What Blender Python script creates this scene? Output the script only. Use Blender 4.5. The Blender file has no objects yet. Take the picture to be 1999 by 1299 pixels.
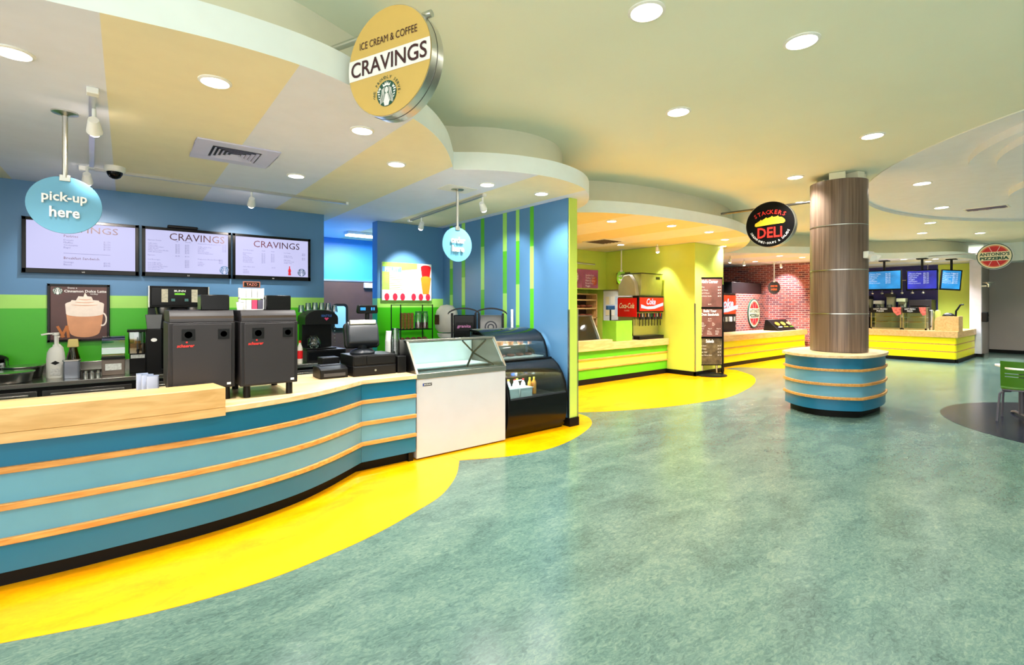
import bpy, bmesh, math, random
from mathutils import Vector, Matrix
random.seed(7)
SC = bpy.context.scene
COL = SC.collection
PI = math.pi

# ------------------------------------------------------------------ camera, world, exposure
H = 1.55                      # eye height; room axes: X along the stall walls, Y into the stalls
FOC = 946.0                   # focal length in pixels of the 1999 px frame
YAW = math.radians(51.5)
cam_d = bpy.data.cameras.new('camera'); cam = bpy.data.objects.new('camera', cam_d); COL.objects.link(cam)
cam.location = (0, 0, H); cam.rotation_euler = (PI/2, 0, YAW-PI/2)
cam_d.sensor_width = 36; cam_d.lens = FOC/1999*36; cam_d.shift_y = -52.5/1999
cam_d.clip_start = .05; cam_d.clip_end = 200
SC.camera = cam
W = bpy.data.worlds.new('hall_ambient'); SC.world = W; W.use_nodes = True
W.node_tree.nodes['Background'].inputs[0].default_value = (1.0, .98, .93, 1)
W.node_tree.nodes['Background'].inputs[1].default_value = 1.7
SC.view_settings.view_transform = 'Standard'; SC.view_settings.look = 'None'
SC.view_settings.gamma = 1; SC.view_settings.use_curve_mapping = False
SC.view_settings.exposure = 0.9
K_MAIN, K_SOF, K_TRACK = 150, 95, 75      # lamp powers in watts: hall downlights, soffit downlights, track heads

# ------------------------------------------------------------------ measuring helpers
CA, SA = math.cos(YAW), math.sin(YAW)
def ray(px, py):
    s = (px-999.5)/FOC
    return Vector((CA+s*SA, SA-s*CA, (597-py)/FOC))
def atZ(px, py, z):
    d = ray(px, py); t = (z-H)/d.z; return (d.x*t, d.y*t)
def atX(px, py, x):
    d = ray(px, py); t = x/d.x; return (d.y*t, H+d.z*t)
def atY(px, py, y):
    d = ray(px, py); t = y/d.y; return (d.x*t, H+d.z*t)

# ------------------------------------------------------------------ materials
def lin(c):
    return tuple(((v/255)/12.92 if v/255 <= .04045 else ((v/255+.055)/1.055)**2.4) for v in c)+(1,)
MATS = {}
def mat(name, c, rough=.5, metal=0, emit=0, var=.06, scale=6, bump=0, coat=0, stretch=None, spec=.5):
    if name in MATS: return MATS[name]
    m = bpy.data.materials.new(name); m.use_nodes = True; nt = m.node_tree; b = nt.nodes['Principled BSDF']
    b.inputs['Base Color'].default_value = lin(c); b.inputs['Roughness'].default_value = rough
    b.inputs['Metallic'].default_value = metal; b.inputs['Specular IOR Level'].default_value = spec
    if coat: b.inputs['Coat Weight'].default_value = coat; b.inputs['Coat Roughness'].default_value = .05
    if emit:
        b.inputs['Emission Color'].default_value = lin(c); b.inputs['Emission Strength'].default_value = emit
        b.inputs['Base Color'].default_value = tuple(v*.06 for v in lin(c)[:3])+(1,)
    if var:
        tc = nt.nodes.new('ShaderNodeTexCoord'); mp = nt.nodes.new('ShaderNodeMapping'); nz = nt.nodes.new('ShaderNodeTexNoise')
        if stretch: mp.inputs['Scale'].default_value = stretch
        nz.inputs['Scale'].default_value = scale; nz.inputs['Detail'].default_value = 4
        nt.links.new(tc.outputs['Object'], mp.inputs[0]); nt.links.new(mp.outputs[0], nz.inputs['Vector'])
        cr = nt.nodes.new('ShaderNodeValToRGB')
        l = lin(c); cr.color_ramp.elements[0].position = .3; cr.color_ramp.elements[1].position = .7
        cr.color_ramp.elements[0].color = tuple(v*(1-var) for v in l[:3])+(1,)
        cr.color_ramp.elements[1].color = tuple(min(1, v*(1+var)) for v in l[:3])+(1,)
        nt.links.new(nz.outputs[0], cr.inputs[0]); nt.links.new(cr.outputs[0], b.inputs['Emission Color' if emit else 'Base Color'])
        if bump:
            bp = nt.nodes.new('ShaderNodeBump'); bp.inputs['Strength'].default_value = bump; bp.inputs['Distance'].default_value = .01
            nt.links.new(nz.outputs[0], bp.inputs['Height']); nt.links.new(bp.outputs[0], b.inputs['Normal'])
    MATS[name] = m; return m
def glass(name, tint=(235, 245, 245), refl=.12):
    if name in MATS: return MATS[name]
    m = bpy.data.materials.new(name); m.use_nodes = True; nt = m.node_tree; nt.nodes.clear()
    o = nt.nodes.new('ShaderNodeOutputMaterial'); t = nt.nodes.new('ShaderNodeBsdfTransparent'); g = nt.nodes.new('ShaderNodeBsdfGlossy')
    mx = nt.nodes.new('ShaderNodeMixShader'); fr = nt.nodes.new('ShaderNodeFresnel'); fr.inputs['IOR'].default_value = 1.35
    ad = nt.nodes.new('ShaderNodeMath'); ad.operation = 'ADD'; ad.inputs[1].default_value = refl*.4; ad.use_clamp = True
    t.inputs[0].default_value = lin(tint); g.inputs['Roughness'].default_value = .03; g.inputs['Color'].default_value = (1, 1, 1, 1)
    nt.links.new(fr.outputs[0], ad.inputs[0]); nt.links.new(ad.outputs[0], mx.inputs[0])
    nt.links.new(t.outputs[0], mx.inputs[1]); nt.links.new(g.outputs[0], mx.inputs[2]); nt.links.new(mx.outputs[0], o.inputs[0])
    MATS[name] = m; return m
def floor_mat(name, cols, rough, veins=.35):
    m = bpy.data.materials.new(name); m.use_nodes = True; nt = m.node_tree; b = nt.nodes['Principled BSDF']; N = nt.nodes.new; L = nt.links.new
    tc = N('ShaderNodeTexCoord'); mp = N('ShaderNodeMapping'); mp.inputs['Rotation'].default_value = (0, 0, .9); mp.inputs['Scale'].default_value = (1, 2.2, 1)
    L(tc.outputs['Object'], mp.inputs[0])
    n1 = N('ShaderNodeTexNoise'); n1.inputs['Scale'].default_value = 1.6; n1.inputs['Detail'].default_value = 6; n1.inputs['Roughness'].default_value = .62; n1.inputs['Distortion'].default_value = .7
    n2 = N('ShaderNodeTexNoise'); n2.inputs['Scale'].default_value = 20; n2.inputs['Detail'].default_value = 6; n2.inputs['Roughness'].default_value = .7; n2.inputs['Distortion'].default_value = 1.5
    L(mp.outputs[0], n1.inputs['Vector']); L(mp.outputs[0], n2.inputs['Vector'])
    mx = N('ShaderNodeMix'); mx.data_type = 'FLOAT'; mx.inputs[0].default_value = veins
    L(n1.outputs[0], mx.inputs[2]); L(n2.outputs[0], mx.inputs[3])
    cr = N('ShaderNodeValToRGB'); e = cr.color_ramp.elements; e[0].position = .34; e[1].position = .66
    e[0].color = lin(cols[0]); e[1].color = lin(cols[2]); k = e.new(.5); k.color = lin(cols[1])
    L(mx.outputs[0], cr.inputs[0]); L(cr.outputs[0], b.inputs['Base Color'])
    b.inputs['Roughness'].default_value = rough; b.inputs['Specular IOR Level'].default_value = .4
    bp = N('ShaderNodeBump'); bp.inputs['Strength'].default_value = .1; bp.inputs['Distance'].default_value = .004
    L(n2.outputs[0], bp.inputs['Height']); L(bp.outputs[0], b.inputs['Normal'])
    MATS[name] = m; return m
def wood_mat(name, c1, c2, rough=.35, scale=(1, 14, 14), ns=2.5):
    m = bpy.data.materials.new(name); m.use_nodes = True; nt = m.node_tree; b = nt.nodes['Principled BSDF']; N = nt.nodes.new; L = nt.links.new
    tc = N('ShaderNodeTexCoord'); mp = N('ShaderNodeMapping'); mp.inputs['Scale'].default_value = scale; L(tc.outputs['Object'], mp.inputs[0])
    n = N('ShaderNodeTexNoise'); n.inputs['Scale'].default_value = ns; n.inputs['Detail'].default_value = 7; n.inputs['Distortion'].default_value = .6; L(mp.outputs[0], n.inputs['Vector'])
    cr = N('ShaderNodeValToRGB'); e = cr.color_ramp.elements; e[0].position = .35; e[1].position = .65; e[0].color = lin(c1); e[1].color = lin(c2)
    L(n.outputs[0], cr.inputs[0]); L(cr.outputs[0], b.inputs['Base Color']); b.inputs['Roughness'].default_value = rough
    MATS[name] = m; return m
def brick_mat(name, plane):
    m = bpy.data.materials.new(name); m.use_nodes = True; nt = m.node_tree; b = nt.nodes['Principled BSDF']; N = nt.nodes.new; L = nt.links.new
    tc = N('ShaderNodeTexCoord'); sx = N('ShaderNodeSeparateXYZ'); cx = N('ShaderNodeCombineXYZ'); L(tc.outputs['Object'], sx.inputs[0])
    L(sx.outputs[0 if plane == 'x' else 1], cx.inputs[0]); L(sx.outputs[2], cx.inputs[1])
    br = N('ShaderNodeTexBrick'); br.inputs['Scale'].default_value = 1.0; br.inputs['Brick Width'].default_value = .2; br.inputs['Row Height'].default_value = .068
    br.inputs['Mortar Size'].default_value = .007; br.inputs['Color1'].default_value = lin((172, 84, 74)); br.inputs['Color2'].default_value = lin((100, 54, 66)); br.inputs['Mortar'].default_value = lin((200, 170, 160))
    L(cx.outputs[0], br.inputs['Vector']); L(br.outputs[0], b.inputs['Base Color']); b.inputs['Roughness'].default_value = .8
    bp = N('ShaderNodeBump'); bp.inputs['Strength'].default_value = .6; bp.inputs['Distance'].default_value = .01; bp.invert = True
    L(br.outputs[1], bp.inputs['Height']); L(bp.outputs[0], b.inputs['Normal']); MATS[name] = m; return m

WHITE = mat('white_paint', (238, 238, 232), .5, var=.02)
CEIL = mat('cream_ceiling_paint', (236, 242, 222), .75, var=.02, scale=1)
COFFER = mat('white_ceiling_paint', (242, 245, 252), .75, var=.02)
FASC = mat('fascia_paint', (238, 246, 244), .7, var=.02)
RISER = mat('riser_paint', (226, 224, 200), .75, var=.02)
CREAM = mat('stripe_cream', (244, 234, 196), .7, var=.02)
CREAMD = mat('stripe_peach', (244, 226, 174), .7, var=.02)
SOFW = mat('stripe_white', (232, 236, 250), .7, var=.02)
SOFP = mat('stripe_pale_peach', (242, 238, 226), .7, var=.02)
BLUEW = mat('wall_blue', (82, 132, 176), .42, var=.03, scale=2)
BLUEB = mat('wall_bright_blue', (40, 135, 215), .5, var=.03)
GREENW = mat('wall_green', (60, 178, 12), .38, var=.03)
LIME = mat('wall_light_green', (160, 220, 100), .4, var=.03)
YGREEN = mat('wall_yellow_green', (206, 226, 92), .45, var=.03, scale=2)
DGREEN = mat('deli_green', (88, 186, 26), .35, var=.03)
NAVY = mat('wall_navy', (34, 40, 110), .45)
GREYW = mat('wall_grey', (166, 156, 150), .6, var=.04, scale=1)
BLACK = mat('black_plastic', (10, 10, 12), .42, spec=.25)
BASEB = mat('black_rubber_base', (8, 8, 8), .55, spec=.2)
GLOSSB = mat('gloss_black', (7, 7, 8), .2, var=0, spec=.22)
CHAR = mat('charcoal_panel', (36, 33, 35), .45, var=.03, spec=.3)
DGREY = mat('dark_grey_plastic', (38, 42, 49), .35, spec=.4)
STEEL = mat('brushed_steel', (190, 188, 182), .25, 1, var=.08, scale=4, stretch=(1, 30, 30))
ALU = mat('aluminium', (205, 205, 200), .3, 1, var=.04)
DSTEEL = mat('dark_steel', (120, 118, 116), .3, 1, var=.1)
TEAL = mat('panel_teal', (8, 106, 142), .35, var=.03)
SKY = mat('panel_sky_blue', (100, 158, 182), .35, var=.03)
SIGNB = mat('sign_pale_blue', (100, 166, 198), .35, var=.02)
WOOD = wood_mat('maple_laminate', (208, 162, 98), (228, 186, 124), .4, (1.5, 9, 9))
WOODT = wood_mat('maple_top', (222, 184, 130), (242, 214, 168), .3, (1.2, 8, 8))
STRIP = wood_mat('oak_strip', (196, 132, 58), (222, 164, 88), .4, (2, 18, 18))
COLWOOD = wood_mat('column_laminate', (90, 73, 61), (126, 106, 91), .32, (26, 26, .5), 1.6)
DOORB = mat('door_brown', (66, 46, 44), .45, var=.08)
RED = mat('red', (222, 24, 30), .35, var=.02)
REDLIT = mat('lit_red_panel', (235, 36, 28), .35, emit=.6, var=0)
TXW = mat('print_white', (245, 245, 242), .5, var=0)
TXD = mat('print_maroon', (62, 20, 30), .5, var=0)
TXK = mat('print_dark', (40, 40, 60), .5, var=0)
TXG = mat('print_green', (16, 78, 62), .5, var=0)
TXR = mat('print_red', (232, 44, 36), .4, var=0)
TXY = mat('print_yellow', (246, 206, 44), .4, var=0)
GOLD = mat('sign_gold', (214, 180, 98), .4, var=.02)
SCREEN = mat('lit_screen', (208, 208, 250), .6, emit=.5, var=0, spec=.15)
SCRTX = mat('screen_text_maroon', (84, 28, 52), .4, var=0)
SCRTB = mat('screen_text_slate', (96, 96, 150), .4, var=0)
SCRBL = mat('lit_screen_blue', (44, 56, 190), .3, emit=.5, var=.5, scale=3)
SCRCY = mat('lit_screen_cyan', (40, 150, 225), .3, emit=.5, var=.4, scale=3)
SCRWH = mat('lit_screen_text', (225, 235, 255), .3, emit=.55, var=0)
LAMP = mat('lamp_lens', (255, 250, 238), .3, emit=12, var=0)
LAMPS = mat('spot_lens', (255, 238, 224), .3, emit=14, var=0)
TUBE = mat('fluorescent_tube', (255, 252, 240), .3, emit=5, var=0)
GL = glass('clear_glass'); GLD = glass('display_glass', (226, 238, 240), .05); GLT = glass('clear_plastic', (215, 225, 225), .3)
AMBER = glass('amber_glass', (200, 120, 40), .2)
GREENCH = mat('chair_green_plastic', (74, 128, 16), .35, var=.03)
GREYMET = mat('grey_powder_coat', (96, 92, 102), .35, var=.03)
NAVYF = floor_mat('floor_navy', [(22, 25, 36), (28, 31, 44), (36, 40, 54)], .22)
FLOORG = floor_mat('floor_green', [(52, 76, 72), (84, 110, 101), (116, 136, 120)], .2, .6)
FLOORY = floor_mat('floor_yellow', [(222, 140, 2), (240, 164, 2), (248, 182, 4)], .2, .3)
FLOORO = floor_mat('floor_orange', [(226, 140, 10), (238, 152, 14), (244, 164, 24)], .25)
PZY = mat('panel_yellow', (255, 240, 4), .35, var=.02)
LIMEP = mat('panel_lime', (206, 226, 84), .35, var=.02)
BRICKX = brick_mat('brick_faces_x', 'y'); BRICKY = brick_mat('brick_faces_y', 'x')
BROWN = mat('poster_brown', (78, 40, 38), .35, var=.3, scale=3)
CREAMC = mat('poster_cream', (240, 226, 214), .4, var=.05, scale=20)
LATTE = mat('poster_latte', (214, 150, 108), .4, var=.1)
CINN = mat('poster_cinnamon', (190, 110, 50), .5)
SKIN = mat('pastry_brown', (196, 132, 92), .7, var=.3, scale=18)
CONE = mat('sugar_cone', (176, 122, 66), .7, var=.2, scale=30)

# ------------------------------------------------------------------ geometry builder
I4 = Matrix.Identity(4)
PM = {}; PARTS = []
class B:
    def __init__(s, M=None): s.v = []; s.f = []; s.mi = []; s.M = M or I4
    def add(s, vs, fs, mi=0):
        n = len(s.v); M = s.M
        s.v += [M @ Vector(v) for v in vs]; s.f += [[i+n for i in f] for f in fs]; s.mi += [mi]*len(fs); return s
    def box(s, x0, x1, y0, y1, z0, z1, mi=0):
        return s.add([(x, y, z) for z in (z0, z1) for y in (y0, y1) for x in (x0, x1)],
                     [(0, 2, 3, 1), (4, 5, 7, 6), (0, 1, 5, 4), (2, 6, 7, 3), (0, 4, 6, 2), (1, 3, 7, 5)], mi)
    def prism(s, poly, a0, a1, ax='z', mi=0):
        n = len(poly)
        def p(q, a): return {'z': (q[0], q[1], a), 'y': (q[0], a, q[1]), 'x': (a, q[0], q[1])}[ax]
        return s.add([p(q, a0) for q in poly]+[p(q, a1) for q in poly],
                     [list(range(n))[::-1], list(range(n, 2*n))]+[(i, (i+1) % n, n+(i+1) % n, n+i) for i in range(n)], mi)
    def cyl(s, p0, p1, r0, r1=None, n=16, mi=0):
        r1 = r0 if r1 is None else r1; p0 = Vector(p0); p1 = Vector(p1); d = (p1-p0).normalized()
        u = d.orthogonal().normalized(); w = d.cross(u)
        ring = lambda c, r: [c+(u*math.cos(2*PI*i/n)+w*math.sin(2*PI*i/n))*r for i in range(n)]
        return s.add(ring(p0, r0)+ring(p1, r1), [list(range(n))[::-1], list(range(n, 2*n))]+[(i, (i+1) % n, n+(i+1) % n, n+i) for i in range(n)], mi)
    def lathe(s, prof, c=(0, 0, 0), n=20, mi=0, sy=1):
        vs = []; fs = []
        for r, z in prof:
            for i in range(n): vs.append((c[0]+r*math.cos(2*PI*i/n), c[1]+sy*r*math.sin(2*PI*i/n), c[2]+z))
        for k in range(len(prof)-1):
            for i in range(n): fs.append((k*n+i, k*n+(i+1) % n, (k+1)*n+(i+1) % n, (k+1)*n+i))
        if prof[0][0] > 1e-5: fs.append(list(range(n))[::-1])
        if prof[-1][0] > 1e-5: fs.append([(len(prof)-1)*n+i for i in range(n)])
        return s.add(vs, fs, mi)
    def tube(s, pts, r, n=8, mi=0):
        pts = [Vector(p) for p in pts]; vs = []; fs = []; u = None
        for k, p in enumerate(pts):
            d = (pts[min(k+1, len(pts)-1)]-pts[max(k-1, 0)]).normalized()
            u = d.orthogonal().normalized() if u is None else (u-d*u.dot(d)).normalized()
            w = d.cross(u)
            vs += [p+(u*math.cos(2*PI*i/n)+w*math.sin(2*PI*i/n))*r for i in range(n)]
        for k in range(len(pts)-1):
            for i in range(n): fs.append((k*n+i, k*n+(i+1) % n, (k+1)*n+(i+1) % n, (k+1)*n+i))
        fs += [list(range(n))[::-1], [(len(pts)-1)*n+i for i in range(n)]]
        return s.add(vs, fs, mi)
    def ball(s, c, r, n=14, m=8, mi=0):
        r = (r, r, r) if not hasattr(r, '__len__') else r
        prof = [(math.sin(PI*k/m), -math.cos(PI*k/m)) for k in range(m+1)]
        vs = []; fs = []
        for a, z in prof:
            for i in range(n): vs.append((c[0]+r[0]*a*math.cos(2*PI*i/n), c[1]+r[1]*a*math.sin(2*PI*i/n), c[2]+r[2]*z))
        for k in range(m):
            for i in range(n): fs.append((k*n+i, k*n+(i+1) % n, (k+1)*n+(i+1) % n, (k+1)*n+i))
        return s.add(vs, fs, mi)
    def flat(s, poly, z=0, mi=0): return s.add([(x, y, z) for x, y in poly], [list(range(len(poly)))], mi)
    def ribbon(s, pts, z0, z1, d0, d1, mi=0):
        a = offs(pts, d0); b = offs(pts, d1); n = len(pts)
        vs = [(x, y, z) for z in (z0, z1) for q in (a, b) for x, y in q]
        fs = []
        for i in range(n-1):
            fs += [(i, i+1, 2*n+i+1, 2*n+i), (n+i+1, n+i, 3*n+i, 3*n+i+1), (i+1, i, n+i, n+i+1), (2*n+i, 2*n+i+1, 3*n+i+1, 3*n+i)]
        fs += [(0, 2*n, 3*n, n), (n-1, 2*n-1, 4*n-1, 3*n-1)]
        return s.add(vs, fs, mi)
    def build(s, name, m, parent=None, bevel=0, smooth=True, world=False, seg=2):
        vs = s.v
        if world and parent is not None:
            inv = PM[parent.name].inverted(); vs = [inv @ v for v in vs]
        me = bpy.data.meshes.new(name); me.from_pydata([tuple(v) for v in vs], [], s.f)
        for x in (m if isinstance(m, (list, tuple)) else [m]): me.materials.append(x)
        me.polygons.foreach_set('material_index', s.mi)
        bm = bmesh.new(); bm.from_mesh(me); bmesh.ops.remove_doubles(bm, verts=bm.verts, dist=1e-5)
        bmesh.ops.recalc_face_normals(bm, faces=bm.faces); bm.to_mesh(me); bm.free()
        if smooth:
            me.polygons.foreach_set('use_smooth', [True]*len(me.polygons)); me.set_sharp_from_angle(angle=math.radians(38))
        o = bpy.data.objects.new(name, me); COL.objects.link(o)
        if bevel:
            md = o.modifiers.new('bevel', 'BEVEL'); md.width = bevel; md.segments = seg; md.limit_method = 'ANGLE'; md.angle_limit = math.radians(40)
        if parent is not None: o.parent = parent; PARTS.append(o)
        return o
def offs(pts, d):
    out = []; n = len(pts)
    for i, p in enumerate(pts):
        def nrm(a, b):
            t = Vector((b[0]-a[0], b[1]-a[1])).normalized(); return Vector((t.y, -t.x))
        if i == 0: k = nrm(pts[0], pts[1]); f = 1
        elif i == n-1: k = nrm(pts[-2], pts[-1]); f = 1
        else:
            a = nrm(pts[i-1], p); b = nrm(p, pts[i+1]); k = (a+b).normalized(); f = 1/max(.4, k.dot(a))
        out.append((p[0]+k.x*d*f, p[1]+k.y*d*f))
    return out
def spline(P, k=6):
    out = []; n = len(P)
    for i in range(n-1):
        p0 = Vector(P[max(i-1, 0)]); p1 = Vector(P[i]); p2 = Vector(P[i+1]); p3 = Vector(P[min(i+2, n-1)])
        for j in range(k):
            t = j/k; q = .5*((2*p1)+(p2-p0)*t+(2*p0-5*p1+4*p2-p3)*t*t+(3*p1-p0-3*p2+p3)*t**3); out.append((q.x, q.y))
    out.append(tuple(P[-1])); return out
def arc(cx, cy, rx, ry, a0, a1, n=12):
    return [(cx+rx*math.cos(math.radians(a0+(a1-a0)*i/n)), cy+ry*math.sin(math.radians(a0+(a1-a0)*i/n))) for i in range(n+1)]
def ell(cx, cy, rx, ry, n=32): return arc(cx, cy, rx, ry, 0, 360, n)[:-1]
def rrect(x0, x1, y0, y1, r, n=4):
    return arc(x1-r, y1-r, r, r, 0, 90, n)+arc(x0+r, y1-r, r, r, 90, 180, n)+arc(x0+r, y0+r, r, r, 180, 270, n)+arc(x1-r, y0+r, r, r, 270, 360, n)
def frame(o, n, up=(0, 0, 1)):
    n = Vector(n).normalized(); up = Vector(up); r = up.cross(n).normalized(); u = n.cross(r)
    return Matrix(((r.x, u.x, n.x, o[0]), (r.y, u.y, n.y, o[1]), (r.z, u.z, n.z, o[2]), (0, 0, 0, 1)))
def tag(o, label, cat, group=None):
    o['label'] = label; o['category'] = cat
    if group: o['group'] = group
    return o
def thing(name, label, cat, loc=(0, 0, 0), rz=0, group=None):
    o = bpy.data.objects.new(name, None); COL.objects.link(o); o.location = loc; o.rotation_euler = (0, 0, rz); o.empty_display_size = .1
    PM[o.name] = Matrix.Translation(loc) @ Matrix.Rotation(rz, 4, 'Z'); return tag(o, label, cat, group)
def struct(o): o['kind'] = 'structure'; return o
def copy_tree(root, loc, rz, label, group=None):
    r = root.copy(); COL.objects.link(r); r.location = loc; r.rotation_euler = (0, 0, rz); r['label'] = label
    if group: r['group'] = group
    for ch in root.children:
        c = ch.copy(); COL.objects.link(c); c.parent = r
        for g in ch.children:
            d = g.copy(); COL.objects.link(d); d.parent = c
    return r
def text_mesh(s, align='CENTER', bold=0, res=2, line=1.0, extrude=0):
    cu = bpy.data.curves.new('t', 'FONT'); cu.body = s; cu.align_x = align; cu.resolution_u = res; cu.offset = bold; cu.space_line = line; cu.extrude = extrude
    ob = bpy.data.objects.new('t', cu); me = bpy.data.meshes.new_from_object(ob)
    vs = [v.co.copy() for v in me.vertices]; fs = [list(p.vertices) for p in me.polygons]
    bpy.data.objects.remove(ob); bpy.data.curves.remove(cu); bpy.data.meshes.remove(me); return vs, fs
def text(b, s, x, y, w=None, h=None, z=.002, align='CENTER', bold=0, line=1.0, extrude=0, shear=0, res=2, mi=0):
    """add lettering to builder b inside its frame: centred box at (x, y), or left edge at x for LEFT"""
    vs, fs = text_mesh(s, align, bold, res, line, extrude)
    if not vs: return b
    x0 = min(v.x for v in vs); x1 = max(v.x for v in vs); y0 = min(v.y for v in vs); y1 = max(v.y for v in vs)
    kx = w/(x1-x0) if w else None; ky = h/(y1-y0) if h else None
    kx = kx or ky; ky = ky or kx
    cx = (x0+x1)/2 if align == 'CENTER' else (x0 if align == 'LEFT' else x1); cy = (y0+y1)/2
    return b.add([(x+(v.x-cx)*kx+shear*(v.y-cy)*ky, y+(v.y-cy)*ky, z+v.z) for v in vs], fs, mi)
def arc_text(b, s, cx, cy, r, h, a0, a1, inward=False, bold=0, z=.002):
    """letters along an arc from angle a0 to a1 (degrees); inward = feet point outwards"""
    n = len(s)
    for i, ch in enumerate(s):
        if ch == ' ': continue
        a = math.radians(a0+(a1-a0)*i/(n-1)); vs, fs = text_mesh(ch, 'CENTER', bold, 1)
        if not vs: continue
        k = h/.73; rot = a+(PI/2 if inward else -PI/2); c, q = math.cos(rot), math.sin(rot)
        xm = (min(v.x for v in vs)+max(v.x for v in vs))/2
        b.add([(cx+r*math.cos(a)+k*((v.x-xm)*c-(v.y-.36)*q), cy+r*math.sin(a)+k*((v.x-xm)*q+(v.y-.36)*c), z) for v in vs], fs)
    return b
def emblem(parent, M, r, dark, light, z=.003):
    """round crest: dark disc with a crowned long-haired figure cut out in white"""
    b = B(M); b.flat(ell(0, 0, r, r, 36), z); b.build('emblem_disc', dark, parent, world=True)
    w = B(M); zz = z+.001
    P = lambda pts: [(x*r, y*r) for x, y in pts]
    w.flat(P([(-.34, .55), (-.42, .8), (-.22, .68), (-.16, .9), (-.06, .74), (0, .98), (.06, .74), (.16, .9), (.22, .68), (.42, .8), (.34, .55), (0, .62)]), zz)
    w.flat([(x*r, y*r) for x, y in ell(0, .28, .17, .24, 16)], zz)
    w.flat(P([(-.12, .02), (.12, .02), (.2, -.3), (.3, -.62), (.2, -.94), (-.2, -.94), (-.3, -.62), (-.2, -.3)]), zz)
    for sg in (-1, 1):
        for k in range(4):
            x0 = .22+.085*k; pts = [(sg*(x0+.03*math.sin(j*1.3+k)+.05*j*(k*.12+.3)), .52-.05*k-j*.19) for j in range(7)]
            w.flat(P([(x-.022, y) for x, y in pts]+[(x+.022, y) for x, y in pts[::-1]]), zz)
        for k in range(4):
            y0 = .3-.2*k; w.flat(P([(sg*.72, y0), (sg*(.97-.05*k), y0+.02), (sg*(.93-.06*k), y0-.1), (sg*.66, y0-.1)]), zz)
        w.flat(P([(sg*.55, .42), (sg*.72, .62), (sg*.74, .46), (sg*.9, .42), (sg*.7, .34)]), zz)
    w.build('emblem_figure', light, parent, world=True)
    e = B(M)
    for sg in (-1, 1): e.flat([(x*r, y*r) for x, y in ell(sg*.065, .32, .03, .016, 8)], z+.002)
    e.flat([(x*r, y*r) for x, y in ell(0, .15, .045, .014, 8)], z+.002); e.build('emblem_face_lines', dark, parent, world=True)
def bake_cut(o, xs, fn):
    """split the faces of a mesh at planes X = xs and give each face the material index fn(centre, normal)"""
    bm = bmesh.new(); bm.from_mesh(o.data)
    for x in xs: bmesh.ops.bisect_plane(bm, geom=bm.verts[:]+bm.edges[:]+bm.faces[:], plane_co=(x, 0, 0), plane_no=(1, 0, 0))
    bm.normal_update()
    for f in bm.faces: f.material_index = fn(f.calc_center_median(), f.normal)
    bm.to_mesh(o.data); bm.free()

# ------------------------------------------------------------------ the setting: floor
ZC, ZS, ZT = 3.5, 2.935, 3.115      # hall ceiling, soffit underside, soffit fascia top
fl = struct(B().box(-5, 23, -5.5, 10.4, -.1, 0).build('floor', FLOORG, smooth=False))
def inlay(name, poly, z, m, label):
    o = B().prism(poly, -.02, z).build(name, m, fl, smooth=False); o['label'] = label
Y1 = spline([(-2.6, 4.35), (-1.9, 3.8), (-1.2, 3.45), (-.456, 3.2), (.1, 3.04), (.585, 3.0), (.993, 3.06), (1.341, 3.153), (1.677, 3.29), (2.016, 3.46), (2.342, 3.763), (2.602, 4.115)])
inlay('inlay', Y1+[(2.61, 5), (-2.6, 5)], .0020, FLOORY, 'yellow linoleum inlay curving along the blue counter')
Y2 = spline([(2.605, 4.12), (2.836, 4.01), (3.047, 3.928), (3.282, 3.872), (3.57, 3.852), (3.856, 3.898), (4.196, 4.01), (4.583, 4.194), (4.83, 4.37), (5.02, 4.62), (5.07, 4.9)])
inlay('inlay', Y2+[(4.9, 5.4), (2.605, 5.4)], .0026, FLOORY, 'yellow linoleum lobe in front of the freezer and pastry case')
Y3 = spline([(4.75, 5.2), (5.026, 4.967), (5.612, 4.631), (6.451, 4.331), (7.349, 4.173), (8.048, 4.14), (9.227, 4.371), (10.133, 4.685), (10.882, 5.121), (11.45, 5.75)])
inlay('inlay', Y3+[(11.5, 6.8), (4.6, 6.8), (4.6, 5.4)], .0032, FLOORY, 'wide yellow linoleum lobe before the green counter')
inlay('inlay', spline([(11.4, 6.1), (12.1, 5.9), (12.35, 5.5), (12.9, 5.05), (14.4, 4.7), (16, 4.9), (17.5, 5.4)])+[(17.5, 6.6), (11.3, 6.6)], .0023, FLOORY, 'far yellow linoleum lobe before the yellow counter')
inlay('inlay', ell(*atZ(1232, 792, 0), .27, .27, 28), .0042, FLOORO, 'small orange linoleum dot')
inlay('inlay', ell(9.65, -.36, 2.04, 2.04, 48), .0020, NAVYF, 'dark navy linoleum circle under the table')

# ------------------------------------------------------------------ ceilings
def hole_plane(name, outer, inner, z, m):
    bm = bmesh.new(); es = []
    for loop in (outer, inner):
        vs = [bm.verts.new((x, y, z)) for x, y in loop]
        es += [bm.edges.new((vs[i], vs[(i+1) % len(vs)])) for i in range(len(vs))]
    bmesh.ops.triangle_fill(bm, use_beauty=True, edges=es)
    me = bpy.data.meshes.new(name); bm.to_mesh(me); bm.free(); me.materials.append(m)
    o = bpy.data.objects.new(name, me); COL.objects.link(o); return o
COFF = [(11.7+(6.1 if math.cos(a) > 0 else 5.6)*math.cos(a), -2.2+(5.25 if math.sin(a) > 0 else 3.0)*math.sin(a)) for a in [2*PI*i/96 for i in range(96)]]
ce = struct(hole_plane('ceiling', [(-5, -5.5), (23, -5.5), (23, 10.4), (-5, 10.4)], COFF, ZC, CEIL))
b = B(); n = len(COFF); b.add([(x, y, z) for z in (ZC-.012, ZC+.06) for x, y in COFF], [(i, (i+1) % n, n+(i+1) % n, n+i) for i in range(n)]); b.build('coffer_rim', WHITE, ce)
B().prism(COFF, ZC+.05, ZC+.07).build('coffer_panel', COFFER, ce)
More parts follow.
